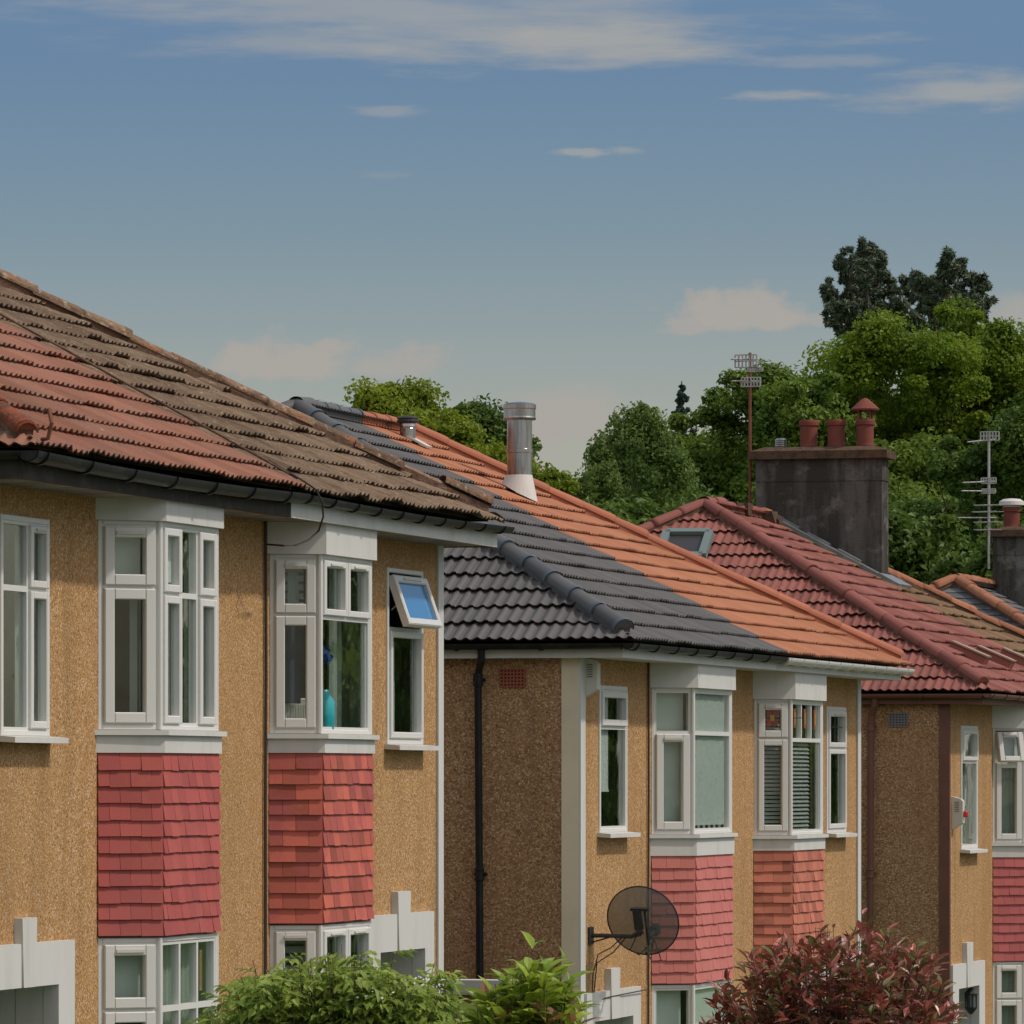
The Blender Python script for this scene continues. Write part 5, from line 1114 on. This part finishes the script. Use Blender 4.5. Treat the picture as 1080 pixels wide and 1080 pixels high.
# ================================================================== front garden shrubs
def lance(q, d, nrm, L, Wd, droop):
    """one folded leaf blade of six points along d"""
    s = d.cross(nrm).normalized(); n = s.cross(d).normalized(); m1 = q+d*L*.38-n*droop*L*.08; m2 = q+d*L*.75-n*droop*L*.3; e = q+d*L-n*droop*L*.6
    up = n*Wd*.22
    return [q, m1+s*Wd*.5+up, m2+s*Wd*.36+up*.6, e, m2-s*Wd*.36+up*.6, m1-s*Wd*.5+up, m1, m2]
LF = [(0, 6, 1), (1, 6, 7, 2), (2, 7, 3), (0, 5, 6), (5, 4, 7, 6), (4, 3, 7)]
def shrub(name, label, base, tips, leafmat_, L, Wd, per, seed, cat='shrub', droop=.5, second=None, whorl=0, rise=.2, flowers=0, petalr=.02):
    rr = random.Random(seed); o = empty(name, base, label, cat, None); b = Vector(base); st = MB(); lf = MB(); l2 = MB(); fl = MB()
    for tip, low in tips:
        mid = b.lerp(tip, .55)+Vector((rr.gauss(0, .05), rr.gauss(0, .05), .05)); st.tube([b, mid, tip], [.012, .006, .002], 5); ax = (tip-mid).normalized()
        for k in range(per):
            t = rr.random()**.8; q = mid.lerp(tip, .25+.75*t) if not low else b.lerp(tip, rr.uniform(.45, 1)); a = rr.random()*6.283
            side = Vector((math.cos(a), math.sin(a), 0)); d = (side*(1-.45*t)+ax*(rise+.65*t*whorl)+Vector((0, 0, rr.gauss(.0, .22)))).normalized()
            nrm = (Vector((0, 0, 1))+Vector((rr.gauss(0, .35), rr.gauss(0, .35), 0))).normalized()
            if abs(d.dot(nrm)) > .95: nrm = Vector((1, 0, .2)).normalized()
            ll = L*rr.uniform(.55, 1.15)
            tgt = l2 if (second and rr.random() < second[1]) else lf
            if name == 'elder_shrub':       # pinnate leaf of five leaflets
                s = d.cross(nrm).normalized(); tn = rr.random()
                for f, sg in ((.25, 1), (.25, -1), (.6, 1), (.6, -1), (1., 0)):
                    dd = (d+s*sg*1.1).normalized(); tgt.add(lance(q+d*ll*1.5*f-Vector((0, 0, ll*.5*f*f)), (dd-Vector((0, 0, .25))).normalized(), nrm, ll*.85, Wd*ll/L, droop), LF, 0, min(1, max(0, tn+rr.gauss(0, .12))))
            else: tgt.add(lance(q, d, nrm, ll, Wd*ll/L, droop), LF, 0, rr.random())
        if flowers and rr.random() < flowers:
            for k in range(14):
                q = tip+Vector((rr.gauss(0, .05), rr.gauss(0, .05), rr.uniform(-.02, .04))); a = Vector((1, 0, 0))*petalr*rr.uniform(.5, 1); c = Vector((0, .6, .8))*petalr*rr.uniform(.5, 1); fl.add([q-a, q-c, q+a, q+c], [(0, 1, 2, 3)])
    st.build('stem', 'bark', o); lf.build('leaf_mass', leafmat_, o)
    if l2.v: l2.build('older_leaves', second[0], o)
    if fl.v: fl.build('blossom', 'petal', o)['kind'] = 'stuff'
    return o
def dome_tips(px, zc, n, seed, w, top, bot, edge):
    """tips spread through a dome; edge(x) gives the top outline in pixels at depth zc"""
    rr = random.Random(seed); out = []; m = FPX/zc
    for k in range(n):
        x = px+rr.uniform(-1, 1)*w; yt = edge(x); y = yt+(abs(rr.gauss(0, 1))*40-(rr.uniform(0, 16) if rr.random() < .25 else 0) if rr.random() < .62 else rr.uniform(0, 130)); dz = rr.uniform(-1, 1)*w*.75/m
        out.append((D3(x, y+abs(dz)*m*.12, zc+dz), y > yt+70))
    return out
def interp(pts):
    xs = [p[0] for p in pts]; ys = [p[1] for p in pts]; return lambda x: float(np.interp(x, xs, ys))
zc = 36; e = interp([(205, 1085), (225, 1052), (255, 1025), (300, 1020), (330, 1018), (352, 1003), (375, 1008), (410, 1024), (435, 1036), (455, 1025), (470, 1034), (485, 1060), (500, 1090)])
b = D3(350, 820, zc); b.z = gz(b.y); shrub('elder_shrub', 'wide light green shrub dotted with small white flowers', b, dome_tips(350, zc, 420, 31, 138, 0, 0, lambda x: e(x)-9), 'leaf_elder', .090, .042, 13, 31, droop=.7, flowers=.035, petalr=.011)
zc = 33; e = interp([(490, 1085), (505, 1046), (525, 1026), (550, 1014), (566, 1003), (580, 1014), (598, 1022), (612, 1044), (622, 1085)])
b = D3(556, 820, zc); b.z = gz(b.y); shrub('laurel_shrub', 'small yellow-green shrub with broad glossy drooping leaves', b, dome_tips(556, zc, 190, 32, 58, 0, 0, lambda x: e(x)+7), 'leaf_laurel', .17, .066, 12, 32, droop=.9, whorl=.7, rise=.35)
zc = 44; e = interp([(728, 1090), (745, 1050), (765, 1012), (795, 985), (830, 975), (862, 962), (890, 968), (925, 962), (950, 972), (975, 990), (995, 1015), (1012, 1050), (1025, 1090)])
b = D3(876, 820, zc); b.z = gz(b.y); shrub('photinia_shrub', 'round dark red leaved shrub with glossy pointed leaves', b, dome_tips(876, zc, 350, 33, 140, 0, 0, lambda x: e(x)+9), 'leaf_photinia', .135, .046, 18, 33, droop=.3, whorl=.55, rise=.25, second=('leaf_green2', .22))
